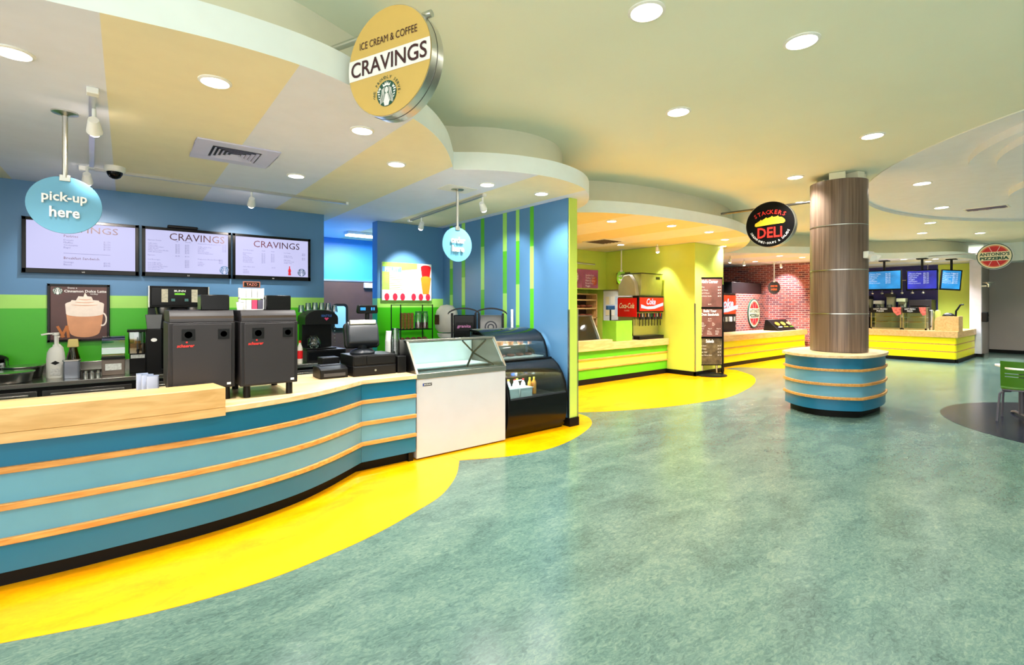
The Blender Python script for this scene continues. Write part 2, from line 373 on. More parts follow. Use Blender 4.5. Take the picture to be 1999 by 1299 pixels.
for cx, cy, r, z0, z1 in ((9.38, -1.25, 2.58, ZC-.045, ZC+.055), (9.05, -1.24, 2.26, ZC-.13, ZC-.04), (12.4, -1.25, 2.5, ZC-.055, ZC+.055)):
    B().prism(ell(cx, cy, r, r, 72), z0, z1).build('ceiling_disc', COFFER, ce)
EDGE1 = spline([(-3, 4.0), (-2.2, 3.5), (-1.2, 3.17), (-.292, 3.037), (-.004, 2.987), (.43, 2.931), (.86, 2.95), (1.2, 3.06), (1.767, 3.324), (2.2, 3.704), (2.6, 4.225)])
EDGE2 = spline([(2.605, 4.23), (2.855, 4.047), (3.193, 3.899), (3.612, 3.824), (4.028, 3.88), (4.345, 4.018), (4.639, 4.245), (4.891, 4.522), (5.03, 4.79), (5.09, 5.06)])
EDGE3 = spline([(4.6, 5.5), (5.162, 5.11), (5.605, 4.791), (6.404, 4.528), (7.594, 4.40), (8.598, 4.396), (9.8, 4.66), (10.786, 5.143), (11.7, 5.75), (12.3, 6.36)])
EDGE4 = spline([(11.9, 6.85), (12.531, 6.366), (13.315, 5.822), (14.305, 5.197), (16, 4.85), (17.5, 4.5), (18.202, 3.718), (18.75, 3.05), (19.6, 2.8), (21.4, 2.75)])
def soffit(name, edge, rest, z0, mats, x_first, pitch, label_fascia):
    o = struct(B().prism(edge+rest, z0, ZT+(z0-ZS)).build(name, mats+[FASC]))
    xs = [x_first+pitch*k for k in range(-8, 16)]
    def pick(c, nn):
        if nn.z < -.5: return int(math.floor((c.x-x_first)/pitch)) % 2
        return 2
    bake_cut(o, xs, pick)
    B().ribbon(edge, ZT-.03, ZC, -.47, -.34).build('riser', RISER, o)
    return o
so1 = soffit('ceiling_soffit_coffee', EDGE1+EDGE2[1:], [(5.08, 5.35), (4.59, 5.6), (4.59, 10.3), (-3, 10.3)], ZS, [CREAM, SOFW], -.1, .88, '')
so3 = soffit('ceiling_soffit_deli', EDGE3, [(11.7, 7.0), (11.0, 9.4), (4.59, 9.4)], ZS+.004, [SOFP, CREAMD], 6.07, .9, '')
so4 = soffit('ceiling_soffit_pizza', EDGE4, [(22.4, 2.75), (22.4, 9.4), (11.0, 9.4)], ZS+.008, [SOFP, SOFW], 11.4, .9, '')
struct(B().box(21.4, 22.6, -5.5, 2.74, ZS, ZC).build('ceiling_bulkhead', FASC, smooth=False))

# ------------------------------------------------------------------ walls
def band_wall(name, x0, x1, y0, y1):
    b = B().box(x0, x1, y0, y1, 0, 1.52, 0).box(x0, x1, y0, y1, 1.52, 1.67, 1).box(x0, x1, y0, y1, 1.67, ZS, 2)
    return struct(b.build(name, [GREENW, LIME, BLUEW], smooth=False))
band_wall('wall_left', -3, 2.35, 7.55, 7.75)
band_wall('wall_alcove', 3.2, 4.43, 7.55, 7.75)
struct(B().box(-3.15, -3, 4.1, 10.3, 0, ZS).build('wall_added_stall_end', BLUEW, smooth=False))  # unseen end wall added to block ambient light
struct(B().box(2.2, 2.35, 7.76, 10.1, 0, ZS).build('wall_corridor', BLUEB, smooth=False))
struct(B().box(2.3, 4.43, 10.0, 10.2, 2.06, ZS).box(2.3, 3.02, 10.0, 10.2, 0, 2.06).box(4.24, 4.43, 10, 10.2, 0, 2.06).build('wall_corridor_end', BLUEB, smooth=False))
ws = struct(B().box(4.43, 4.445, 4.42, 10.2, 0, ZS, 0).box(4.445, 4.58, 4.40, 10.2, 0, ZS, 1).build('wall_striped', [BLUEW, YGREEN], smooth=False))
STRIPES = [(878.6, 884, [(442, 0), (470, 1), (525, 0), (576, 1), (600, 0)]), (901.6, 908, [(436, 1), (468, 0), (542, 1), (596, 0), (640, 0)]),
           (939, 945.5, [(426, 0), (482, 1), (566, 0), (640, 0)]), (982, 989.5, [(416, 1), (491, 0), (573, 1), (650, 1)]),
           (1007.6, 1014, [(408, 1), (471, 0), (555.5, 1), (635, 0), (660, 0)]), (1035, 1042, [(400, 0), (481, 1), (564, 0), (690, 0)])]
for xa, xb, segs in STRIPES:
    ya = atX(xa, 500, 4.43)[0]; yb = atX(xb, 500, 4.43)[0]; xm = (xa+xb)/2
    for k, (py, g) in enumerate(segs[:-1]):
        z1 = ZS if k == 0 else atX(xm, py, 4.43)[1]; z0 = atX(xm, segs[k+1][0], 4.43)[1]
        B().box(4.426, 4.431, yb, ya, z0, z1).build('stripe', LIME if g else DGREEN, ws, smooth=False)
for x in (4.424, 4.582):
    B().box(x-.006, x+.006, 4.385, 4.41, .11, 1.5).build('corner_guard', STEEL, ws, smooth=False)
B().box(4.42, 4.592, 4.375, 4.6, 0, .11).build('base_cap', BASEB, ws, smooth=False)
struct(B().box(4.59, 9.74, 8.32, 8.48, 1.96, ZS).box(4.59, 9.74, 8.48, 8.95, 1.96, 2.1).build('wall_deli_bulkhead', YGREEN, smooth=False))
struct(B().box(4.59, 9.74, 8.95, 9.1, 0, 1.97).build('wall_deli_back', YGREEN, smooth=False))
wd = struct(B().box(9.74, 10.95, 5.81, 9.3, 0, ZS).build('wall_deli_right', YGREEN, smooth=False))
struct(B().box(9.72, 10.96, 5.79, 5.83, 0, .1).box(9.72, 9.75, 5.79, 6.6, 0, .1).build('baseboard_deli', BASEB, smooth=False))
for p in ((9.735, 5.805),):
    B().box(p[0]-.012, p[0]+.012, p[1]-.012, p[1]+.012, .1, 1.6).build('corner_guard', ALU, wd, smooth=False)
struct(B().box(10.96, 21.5, 9.2, 9.35, 0, ZS).build('wall_pizza_back', NAVY, smooth=False))
struct(B().box(17.0, 17.15, 6.05, 9.2, 0, ZS).build('wall_brick_side', BRICKX, smooth=False))
struct(B().box(14.8, 16.99, 7.44, 7.6, 0, 1.93).build('wall_brick_low', BRICKY, smooth=False))
struct(B().box(21.5, 21.65, 3.86, 9.2, 0, ZS, 0).box(21.5, 21.65, 2.88, 3.86, 0, ZS, 1).build('wall_pizza_kitchen', [NAVY, YGREEN], smooth=False))
struct(B().box(20.25, 22.6, 2.74, 2.88, 0, ZS).build('wall_pizza_end', GREYW, smooth=False))
po = struct(B().box(20.1, 20.25, 2.62, 2.88, 0, ZS).build('trim_1', mat('post_grey_white', (206, 204, 214), .5), smooth=False))
B().box(20.06, 20.29, 2.58, 2.9, 0, .1).build('base_cap', BASEB, po, smooth=False)
struct(B().box(22.4, 22.6, -5.5, 2.73, 0, ZS).build('wall_right', GREYW, smooth=False))
struct(B().box(22.36, 22.4, -5.5, 2.73, 0, .11).build('baseboard_right', BASEB, smooth=False))

struct(B().box(2.0, 22.6, -5.7, -5.5, 0, ZC).build('wall_added_hall_side', WHITE, smooth=False))  # unseen wall added to stop side light, white to bounce lamp light

# kitchen door in the corridor
dr = struct(B().box(3.03, 4.23, 9.98, 10.05, 0, 2.05).build('door_1', DOORB, bevel=.004, smooth=False))
x0, z1 = atY(653, 598, 9.97); x1, z0 = atY(674, 640, 9.97)
fr = B().prism(rrect(x0-.05, x1+.05, z0-.05, z1+.05, .08), 9.95, 9.985, 'y').build('vision_frame', BLACK, dr)
B().prism(rrect(x0, x1, z0, z1, .05), 9.945, 9.96, 'y').build('pane', mat('blue_lit_glass', (130, 178, 222), .15, var=0, coat=.4), dr)
B().box(3.02, 4.24, 9.965, 10.0, 2.05, 2.08).build('head_frame', ALU, dr, smooth=False)
B().box(3.92, 4.18, 9.9, 9.98, 1.92, 2.03).build('door_closer', mat('closer_grey', (190, 188, 186), .4), dr, bevel=.008)

# ------------------------------------------------------------------ lamps
def light(name, kind, loc, power, parent, color=(1, .97, .92), **kw):
    d = bpy.data.lights.new(name, kind); d.energy = power; d.color = color
    for k, v in kw.items(): setattr(d, k, v)
    o = bpy.data.objects.new(name, d); COL.objects.link(o); o.parent = parent; o.location = loc; return o
def downlight(x, y, z, label, r, power, group, spot=120, color=(1, .97, .92)):
    t = thing('recessed_downlight', label, 'downlight', (x, y, z), 0, group)
    B().lathe([(r*1.22, 0), (r*1.22, -.006), (r*1.02, -.012), (r*.98, -.004), (r*.98, 0)], n=28).build('trim_ring', WHITE, t)
    B().lathe([(0, -.0075), (r, -.005), (r, -.002)], n=24).build('lens', LAMP, t)
    light('lamp_light', 'SPOT', (0, 0, -.03), power, t, color, spot_size=math.radians(spot), spot_blend=.7, shadow_soft_size=.09)
for px, py, l in ((1262, 22, 'large recessed downlight nearest the top edge of the hall ceiling'), (1565, 80, 'large recessed downlight in the hall ceiling, top right of the column'),
                  (1324, 218, 'recessed hall downlight above the round freezer soffit'), (1703, 265, 'recessed hall downlight above the wooden column'),
                  (1552, 346, 'recessed hall downlight just left of the column top'), (1563, 395, 'recessed hall downlight behind the round deli sign')):
    x, y = atZ(px, py, ZC); downlight(x, y, ZC, l, .1, K_MAIN, 'hall ceiling downlights')
for px, py, l in ((1816, 435, 'downlight behind the white ceiling coffer rim'), (1800, 455, 'downlight above the pizza soffit, right of the column'), (1913, 455, 'far downlight above the pizzeria sign')):
    x, y = atZ(px, py, ZC); downlight(x, y, ZC, l, .1, K_MAIN*2.0, 'hall ceiling downlights', color=(.86, .93, 1))
for px, py, l in ((1800, 358, 'downlight in the white coffer right of the column top'), (1838, 405, 'downlight in the white coffer beside the purple grille')):
    x, y = atZ(px, py, ZC+.05); downlight(x, y, ZC+.05, l, .11, K_MAIN*2.4, 'coffer downlights', color=(.86, .93, 1))
for k, (x, y) in enumerate(((-1.5, 1.2), (1.2, .2), (-2.6, -1.6), (1.0, -2.4), (4.2, -1.6), (-4.5, 1.5), (3.5, -4.4), (-1, -4.6), (6.2, -1.2), (6.5, -4.2), (9.8, -4.4), (13.5, -4.4), (17.5, -1.0), (17.5, -4.0), (20.3, .6))):     # unseen lamps added behind and right of the viewpoint to light the hall
    downlight(x, y, ZC, 'recessed hall downlight outside the picture, behind or right of the viewpoint', .1, K_MAIN, 'hall downlights behind the viewpoint')
for px, py, l in ((25, 102, 'soffit downlight at the left edge, over the raised ledge'), (420, 159, 'soffit downlight in the wide cream stripe'), (707, 254, 'soffit downlight right below the round gold sign'),
                  (578, 343, 'soffit downlight right of the square air vent'), (774, 320, 'soffit downlight in the cream stripe by the fascia tip'), (951, 360, 'soffit downlight beside the hanging order sign pole'),
                  (1057, 378, 'soffit downlight near the top of the striped wall')):
    x, y = atZ(px, py, ZS); downlight(x, y, ZS, l, .075, K_SOF, 'coffee soffit downlights')
for px, py, l in ((1194, 432, 'deli soffit downlight nearest the yellow wall end'), (1311, 441, 'deli soffit downlight in the middle of the peach stripe'), (1384, 453, 'deli soffit downlight above the standing menu'),
                  (1415, 468, 'deli soffit downlight left of the deli sign, upper of two'), (1411, 481, 'deli soffit downlight left of the deli sign, lower of two'), (1212, 478, 'deli soffit downlight beside the dark square grille')):
    x, y = atZ(px, py, ZS); downlight(x, y, ZS+.004, l, .075, K_SOF*2.0, 'deli soffit downlights')
for px, py, l in ((1474, 511, 'pizza soffit downlight over the low brick wall'), (1522, 500, 'pizza soffit downlight below the deli sign'), (1520, 517, 'pizza soffit downlight at the top of the brick wall'),
                  (1566, 503, 'pizza soffit downlight touching the column edge'), (1764, 507, 'pizza soffit downlight over the left kitchen screen'), (1812, 511, 'pizza soffit downlight over the middle kitchen screen'), (1826, 506, 'pizza soffit downlight over the right kitchen screen')):
    x, y = atZ(px, py, ZS); downlight(x, min(y, 7.25) if x > 14.8 and x < 17.5 else y, ZS+.008, l, .075, K_SOF*3.4, 'pizza soffit downlights', color=(1, .97, .95))

def rail(label, a, c, z):
    t = thing('track_rail', label, 'track rail', (a[0], a[1], z)); d = Vector((c[0]-a[0], c[1]-a[1], 0)); L = d.length
    M = Matrix.Translation((a[0], a[1], z)) @ Matrix.Rotation(math.atan2(d.y, d.x), 4, 'Z')
    B(M).box(0, L, -.018, .018, -.03, 0).build('rail', ALU, t, world=True, smooth=False)
    B(M).box(-.05, .02, -.03, .03, -.04, 0).build('feed_box', WHITE, t, bevel=.004, world=True)
    B(M).box(L-.01, L+.02, -.022, .022, -.034, 0).build('end_cap', WHITE, t, world=True, smooth=False)
def track_head(label, x, y, z, aim, power, col=(1, .9, .82), cone=70):
    t = thing('track_spotlight', label, 'spotlight', (x, y, z), 0, 'track spotlights')
    d = (Vector(aim)-Vector((x, y, z-.12))).normalized(); c = Vector((0, 0, -.12))
    B().cyl((0, 0, -.001), (0, 0, -.09), .012).build('stem', WHITE, t)
    B().cyl(c-d*.06, c+d*.05, .03, .046, 20).build('housing', WHITE, t)
    B().ball(c+d*.05, .038, 16, 10).build('lens', LAMPS, t)
    o = light('lamp_light', 'SPOT', c+d*.1, power, t, col, spot_size=math.radians(cone), spot_blend=.6, shadow_soft_size=.04)
    o.rotation_euler = d.to_track_quat('-Z', 'Y').to_euler()
rail('short white track rail running towards the menu wall', (-.17, 4.1), (-.27, 6.3), ZS)
rail('long track rail along the menu screens', (-.32, 6.42), (2.3, 6.45), ZS)
rail('track rail above the hanging order sign', (3.56, 7.1), (3.46, 4.9), ZS)
track_head('bright track spotlight beside the pick-up sign pole', -.175, 4.4, ZS-.03, (-.1, 7.5, 1.1), K_TRACK*.6)
track_head('track spotlight over the left menu screen', -.3, 6.25, ZS-.03, (-.3, 7.5, 1.9), K_TRACK*.5)
track_head('starry track spotlight over the right menu screen', 1.166, 6.45, ZS-.03, (1.25, 7.5, 2.0), K_TRACK*.6)
track_head('track spotlight near the order sign, aimed at the striped wall', 3.47, 4.95, ZS-.03, (4.4, 5.6, 1.9), K_TRACK*.6)
track_head('small track spotlight aimed at the fruit board', 3.55, 6.7, ZS-.03, (3.72, 7.55, 1.9), K_TRACK*1.1, (1, .97, .92), 60)
track_head('deli spotlight washing the yellow green wall', 9.35, 6.5, ZS, (9.74, 6.6, 1.5), K_TRACK*.8, (1, .92, .7))
track_head('left starry spotlight over the pizza counter', 13.2, 6.8, ZS, (14, 7.5, 1.4), K_TRACK)
track_head('second starry spotlight over the pizza counter', 14.4, 7.0, ZS, (15.6, 7.44, 1.2), K_TRACK*1.6, (1, .9, .9))
track_head('spotlight washing the tall brick wall', 16.2, 6.7, ZS, (17, 6.9, 2.0), K_TRACK*1.4, (1, .9, .92))
t = thing('fluorescent_fixture', 'white fluorescent ceiling fixture in the corridor', 'light fixture', (3.5, 9.0, ZS))
B().box(-.3, .5, -.12, .12, -.05, 0).build('housing', WHITE, t, bevel=.01); B().box(-.28, .48, -.1, .1, -.075, -.05).build('diffuser', TUBE, t, bevel=.01)
light('lamp_light', 'AREA', (.1, 0, -.09), 60, t, (.92, .97, 1), size=.6)

# ------------------------------------------------------------------ blue counter of the coffee stall
def striped_front(t, segs, z_rows, kick_h, strip_m, base_d=-.06, kick_d=-.07):
    """segs = front polylines; z_rows = (z0, z1, material); strips fill the gaps between rows"""
    allp = segs[0]+[p for q in segs[1:] for p in q[1:]]
    B().ribbon(allp, 0, kick_h, kick_d-.02, kick_d).build('kick_board', BASEB, t, world=True)
    for pts in segs:
        for z0, z1, m in z_rows: B().ribbon(pts, z0, z1, -.02, 0).build('panel', m, t, world=True)
        for k in range(len(z_rows)-1): B().ribbon(pts, z_rows[k][1], z_rows[k+1][0], -.02, .022).build('trim_strip', strip_m, t, bevel=.004, world=True)
        B().ribbon(pts, kick_h, z_rows[-1][1], -.06, -.02).build('carcass', BLACK, t, world=True)
CF1 = spline([(-2.6, 4.15), (-1.6, 3.87), (-.54, 3.775), (.0, 3.765), (.5, 3.80), (.96, 3.915), (1.31, 4.09), (1.695, 4.365)])
CF2 = [(1.697, 4.366), (2.25, 4.366)]
ROWS = lambda a, c: [(.10, .253, a), (.289, .44, c), (.477, .64, c), (.675, .825, a)]
t = thing('service_counter', 'long curved blue striped service counter of the coffee stall', 'counter', (0, 4.2, 0))
striped_front(t, [CF1, CF2], ROWS(TEAL, SKY), .10, STRIP)
B().box(2.19, 2.24, 4.40, 5.0, 0, .82).build('end_panel', BLACK, t, world=True)
top = offs(CF1+CF2[1:], .03)
wt = B().prism(top+[(2.255, 5.05), (-2.6, 5.05)], .826, .866).build('worktop', WOODT, bevel=.004)
tag(wt, 'curved maple worktop of the blue counter', 'worktop')
lp = [p for p in CF1 if p[0] < .5]+[(.515, 3.803)]
B().ribbon(lp, .81, .8655, .05, .034).build('ledge_apron', WOOD, t, world=True)
lg = B().ribbon(lp, .8665, 1.0, .05, -.22).build('raised_ledge', WOOD, bevel=.003)
tag(lg, 'raised maple serving ledge on the left end of the blue counter', 'ledge')

# chest freezer with glass guard
t = thing('dipping_freezer', 'white ice cream dipping freezer with steel rim and sloped glass guard', 'freezer', (2.83, 4.75, 0))
X0, X1, YF, YB = 2.268, 3.392, 4.382, 5.10
B().box(X0, X1, YF, YB, .015, .808).build('body', mat('freezer_white', (196, 198, 202), .3, var=.02), t, bevel=.006, world=True)
B().box(X0+.03, X1-.03, YF+.03, YB-.03, 0, .02).build('base', BASEB, t, world=True)
b = B().box(X0-.004, X1+.004, YF-.006, YF+.03, .808, .864).box(X0-.004, X1+.004, YB-.03, YB, .808, .864).box(X0-.004, X0+.03, YF, YB, .808, .864).box(X1-.03, X1+.004, YF, YB, .808, .864)
b.build('steel_rim', STEEL, t, bevel=.003, world=True)
B().box(X0+.02, X1-.02, YB-.05, YB-.03, .864, 1.12).build('rear_screen', mat('frost_panel', (206, 222, 216), .5), t, world=True)
B().box(X0+.03, X1-.03, YF+.3, YB-.06, .864, .876).build('flip_lid', mat('lid_pale', (222, 230, 228), .4), t, bevel=.003, world=True)
B().box(X0+.03, X1-.03, YF+.03, YB-.03, .808, .83).build('well_floor', mat('frost_white', (240, 246, 248), .6), t, world=True)
B().box(X0+.03, X1-.03, YF+.16, YF+.19, .83, .85).build('lid_rail', STEEL, t, world=True)
for sgx in (X0, X1-.012):
    B().prism([(YF+.01, .864), (YB-.02, .864), (YB-.02, 1.185), (YF+.24, 1.185)], sgx, sgx+.012, 'x').build('guard_side', DSTEEL, t, world=True)
    B().prism([(YF-.002, .862), (YF+.02, .862), (YF+.25, 1.185), (YF+.228, 1.185)], sgx-.002, sgx+.022, 'x').build('guard_edge', STEEL, t, world=True)
B().box(X0, X1, YF+.222, YF+.29, 1.165, 1.19).build('guard_top_bar', STEEL, t, bevel=.003, world=True)
B().prism([(YF+.006, .866), (YF+.012, .866), (YF+.236, 1.17), (YF+.230, 1.17)], X0+.02, X1-.02, 'x').build('guard_glass', GLD, t, world=True)
B().tube([(3.0, YF+.2, .87), (3.14, YF+.3, 1.0), (3.3, YF+.26, 1.15)], .012).build('support_rod', BLACK, t, world=True)
B().tube([(3.3, YF+.1, .87), (3.16, YF+.3, 1.0), (3.0, YF+.3, 1.15)], .01).build('support_rod', BLACK, t, world=True)
M = frame((2.37, YF-.001, .75), (0, -1, 0))
B(M).flat([(-.035, -.014), (.07, -.014), (.07, .014), (-.035, .014)], .001).build('brand_plate', BLACK, t, world=True)
text(B(M), 'MASTER-BILT', .023, 0, w=.085, h=.014, z=.002, bold=.01).build('lettering', TXW, t, world=True)
B(M).flat([(-.034, -.013), (-.022, -.013), (-.022, .013), (-.034, .013)], .002).build('brand_square', mat('brand_blue', (40, 70, 170), .4, var=0), t, world=True)

# curved pastry display case
t = thing('pastry_case', 'black curved refrigerated display case with glass pastry top', 'display case', (3.9, 4.8, 0))
X0, X1 = 3.42, 4.37
LOW = [(4.47, 0), (4.42, .05), (4.375, .2), (4.362, .36), (4.365, .46)]; MID = [(4.365, .46), (4.39, .58), (4.44, .69), (4.52, .79), (4.62, .86)]; NECK = [(4.62, .86), (4.72, .885)]
UP = [(4.72, .885), (4.735, .98), (4.78, 1.09), (4.86, 1.18), (4.97, 1.232), (5.16, 1.245)]
def shell(pts, th, x0, x1):
    return B().prism(pts+[(y+th*.9, z-th*.25) for y, z in pts[::-1]], x0, x1, 'x')
for x in (X0, X1-.035):
    B().prism(LOW+MID[1:]+[(4.72, .885), (5.2, .885), (5.2, 0)], x, x+.035, 'x').build('side_panel', GLOSSB, t, bevel=.004, world=True)
    B().prism(UP+[(y+.02, z-.02) for y, z in UP[::-1]], x, x+.03, 'x').build('glass_edge', GLOSSB, t, world=True)
    B().prism(UP[:-1]+[(5.15, 1.235), (5.15, .885)], x+.012, x+.018, 'x').build('side_glass', GL, t, world=True)
B().prism(LOW+[(4.42, .46), (4.46, 0)], X0+.03, X1-.03, 'x').build('front_panel', GLOSSB, t, world=True)
B().prism(MID+[(y+.006, z-.003) for y, z in MID[::-1]], X0+.03, X1-.03, 'x').build('front_glass', GLD, t, world=True)
B().box(X0+.03, X1-.03, 4.362, 4.376, .455, .475).build('sill_trim', DGREY, t, world=True)
B().box(X0+.03, X1-.03, 4.62, 5.2, .835, .885).build('deck', GLOSSB, t, bevel=.004, world=True)
B().box(X0+.03, X1-.03, 5.12, 5.2, 0, .84).box(X0+.03, X1-.03, 4.46, 5.12, 0, .43).build('inner_cabinet', BLACK, t, world=True)
B().box(X0+.035, X1-.035, 4.78, 5.12, .64, .655).build('lower_shelf', DSTEEL, t, world=True)
B().prism(UP+[(y+.004, z-.006) for y, z in UP[::-1]], X0+.03, X1-.03, 'x').build('curved_glass', GL, t, world=True)
B().box(X0+.03, X1-.03, 5.15, 5.2, .885, 1.25).build('rear_frame', STEEL, t, world=True)
B().box(X0+.04, X1-.06, 4.84, 5.14, 1.03, 1.045).build('glass_shelf', STEEL, t, world=True)
B().cyl((X0+.08, 5.06, 1.215), (X1-.2, 5.06, 1.215), .012).build('light_tube', TUBE, t, world=True)
light('case_light', 'AREA', (0, .2, 1.2), 7, t, (1, .98, .95), shape='RECTANGLE', size=.7, size_y=.04)
B().cyl((X0+.1, 4.68, .82), (X1-.1, 4.68, .82), .01).build('light_tube', TUBE, t, world=True)  # lower tube and its area lamp added to brighten the drinks shelf
light('case_light', 'AREA', (0, -.12, .805), 7, t, (1, .98, .95), shape='RECTANGLE', size=.7, size_y=.04)
B().box(X0+.05, X1-.05, 4.76, 5.12, .885, .893).build('deck_tray', mat('tray_white', (236, 236, 236), .4), t, world=True)
for x, y in ((X0-.001, 4.45),):
    B().cyl((x-.004, y, .38), (x+.002, y, .38), .014).build('lock', STEEL, t, world=True)
for k in range(9):
    x = X0+.12+.085*k; y = 4.93+.07*(k % 2)
    o = B().lathe([(.022, 0), (.032, .03), (.042, .038), (.036, .06), (.018, .074), (0, .077)], n=12).build('muffin', SKIN); o.location = (x, y, 1.0455)
    tag(o, 'golden muffin on the upper glass shelf of the pastry case', 'muffin', 'muffins on the upper case shelf')
for k in range(5):
    o = B().lathe([(.02, .0), (.05, .008), (.055, .02), (.045, .033), (.02, .036), (.014, .026), (0, .026)], n=14).build('donut', mat('donut_glaze', (150, 96, 80), .4)); o.location = (X0+.17+.15*k, 4.92, .8935)
    tag(o, 'glazed donut on the lower tray of the pastry case', 'donut', 'donuts on the lower case tray')
for k, x in enumerate((X0+.15, X0+.36)):
    t = thing('white_bin', ('left white plastic bin' if k == 0 else 'right white plastic bin')+' at the front of the drinks shelf', 'bin', (x, 4.56, .431), 0, 'white bins in the drinks case')
    w = .09; B().prism([(-w, 0), (w, 0), (w+.008, .13), (-w-.008, .13)], -.09, -.084, 'y').prism([(-w, 0), (w, 0), (w+.008, .13), (-w-.008, .13)], .084, .09, 'y').box(-w-.004, -w+.002, -.09, .09, 0, .13).box(w-.002, w+.004, -.09, .09, 0, .13).box(-w, w, -.09, .09, 0, .006).build('bin_wall', mat('bin_white', (232, 234, 228), .4), t)
    B().ribbon([(-w-.01, -.096), (w+.01, -.096)], .12, .132, 0, .006).build('rim', WHITE, t)
def bottle(name, label, cat, loc, r, h, body, cap, band=None, group=None, neck=.4):
    t = thing(name, label, cat, loc, 0, group)
    B().lathe([(r*.92, 0), (r, h*.03), (r, h*.62), (r*.9, h*.7), (r*neck, h*.86), (r*neck, h*.92)], n=14).build('bottle_body', body, t)
    B().lathe([(r*neck*1.15, h*.9), (r*neck*1.15, h), (0, h)], n=12).build('cap', cap, t)
    if band: B().lathe([(r*1.01, h*.2), (r*1.012, h*.21), (r*1.012, h*.55), (r*1.01, h*.56)], n=14).build('wrap_label', band, t)
    return t
MILK = mat('milk_white', (236, 238, 240), .35); MBLUE = mat('carton_blue', (40, 96, 190), .4); ORNG = mat('juice_orange', (232, 150, 40), .4); DKB = mat('cola_dark', (40, 20, 18), .2); CAPY = mat('cap_yellow', (236, 210, 60), .4)
for k in range(7):
    bottle('milk_bottle', 'white milk bottle with blue wrap and '+('yellow' if k % 2 else 'red')+' cap in the drinks case', 'bottle', (X0+.09+.068*k, 4.70+.04*(k % 2), .431), .03, .2, MILK, CAPY if k % 2 else RED, MBLUE, 'milk bottles in the drinks case')
for k in range(2):
    bottle('juice_bottle', ['left', 'right'][k]+' orange juice bottle beside the milk bottles', 'bottle', (X0+.575+.07*k, 4.66, .431), .03, .21, ORNG, CAPY, None, 'juice bottles in the drinks case')
for k in range(9):
    bottle('drink_bottle', ['dark cola bottle with a white cap', 'blue bottle with a red cap', 'white bottle with a yellow cap'][k % 3]+' on the upper shelf of the drinks case', 'bottle', (X0+.12+.088*k, 4.88+.05*(k % 2), .656), .026, .16, [DKB, MBLUE, MILK][k % 3], [WHITE, RED, CAPY][k % 3], [TXW, RED, MBLUE][k % 3], 'small bottles in the drinks case')

# ------------------------------------------------------------------ menu screens and signs of the coffee stall
def screen(label, x0, x1, z0, z1, y=7.47, depth=.07, group='coffee menu screens'):
    t = thing('menu_screen', label, 'screen', ((x0+x1)/2, y+depth, z0), 0, group)
    w, h = (x1-x0)/2, (z1-z0)/2; M = frame(((x0+x1)/2, y, (z0+z1)/2), (0, -1, 0))
    B(M).box(-w, w, -h, h, -depth, -.004).build('back_shell', GLOSSB, t, bevel=.006, world=True)
    b = B(M); e = .035
    b.box(-w, w, h-e, h, -.012, .004).box(-w, w, -h, -h+e*1.5, -.012, .004).box(-w, -w+e, -h, h, -.012, .004).box(w-e, w, -h, h, -.012, .004).build('bezel', GLOSSB, t, bevel=.003, world=True)
    B(M).box(-w+e-.002, w-e+.002, -h+e*1.5-.002, h-e+.002, -.01, -.001).build('display', SCREEN, t, world=True)
    text(B(M), 'LG', 0, -h+.022, h=.014, z=.005).build('lettering', TXW, t, world=True)
    return t, M, w, h
def lines(t, M, m, items, sz=.024, name='lettering'):
    b = B(M)
    for s, x, y, al, k in items:
        n = s.count('\n')+1; vs, fs = text_mesh(s, al, 0, 1)
        if not vs: continue
        sc = sz*k/.72; y1 = max(v.y for v in vs)
        xr = max(v.x for v in vs) if al == 'RIGHT' else 0
        b.add([(x+(v.x-xr)*sc, y+(v.y-y1)*sc, .003) for v in vs], fs)
    return b.build(name, m, t, world=True)
x0, z1 = atY(42, 421, 7.47); x1, _ = atY(271, 440, 7.47); ZA, ZB = 1.914, 2.53
t, M, w, h = screen('left menu screen listing pastries, partly behind the pick-up sign', x0, x1, ZA, ZB)
text(B(M), 'CRAVINGS', .0, .205, w=.62, h=.075, z=.003).build('lettering', SCRTX, t, world=True)
lines(t, M, SCRTX, [('Pastries', -.17, .135, 'LEFT', 1.2), ('Breakfast Sandwich', -.17, -.115, 'LEFT', 1.2)])
lines(t, M, SCRTB, [('Donuts\nMuffins\nCroissants\nBagel', -.17, .085, 'LEFT', .85), ('$1.50\n$2.50\n$2.50\n$1.50', .24, .085, 'RIGHT', .85), ('Sausage\nBacon', -.17, -.165, 'LEFT', .85), ('$3.95\n$4.50', .24, -.165, 'RIGHT', .85)])
B(M).flat([(-.17, -.078), (.24, -.078), (.24, -.074), (-.17, -.074)], .003).build('rule', SCRTB, t, world=True)
x0, _ = atY(277, 442, 7.47); x1, _ = atY(451, 458, 7.47)
t, M, w, h = screen('middle menu screen listing espresso drinks', x0, x1, ZA, ZB)
text(B(M), 'CRAVINGS', .1, .2, w=.6, h=.09, z=.003).build('lettering', SCRTX, t, world=True)
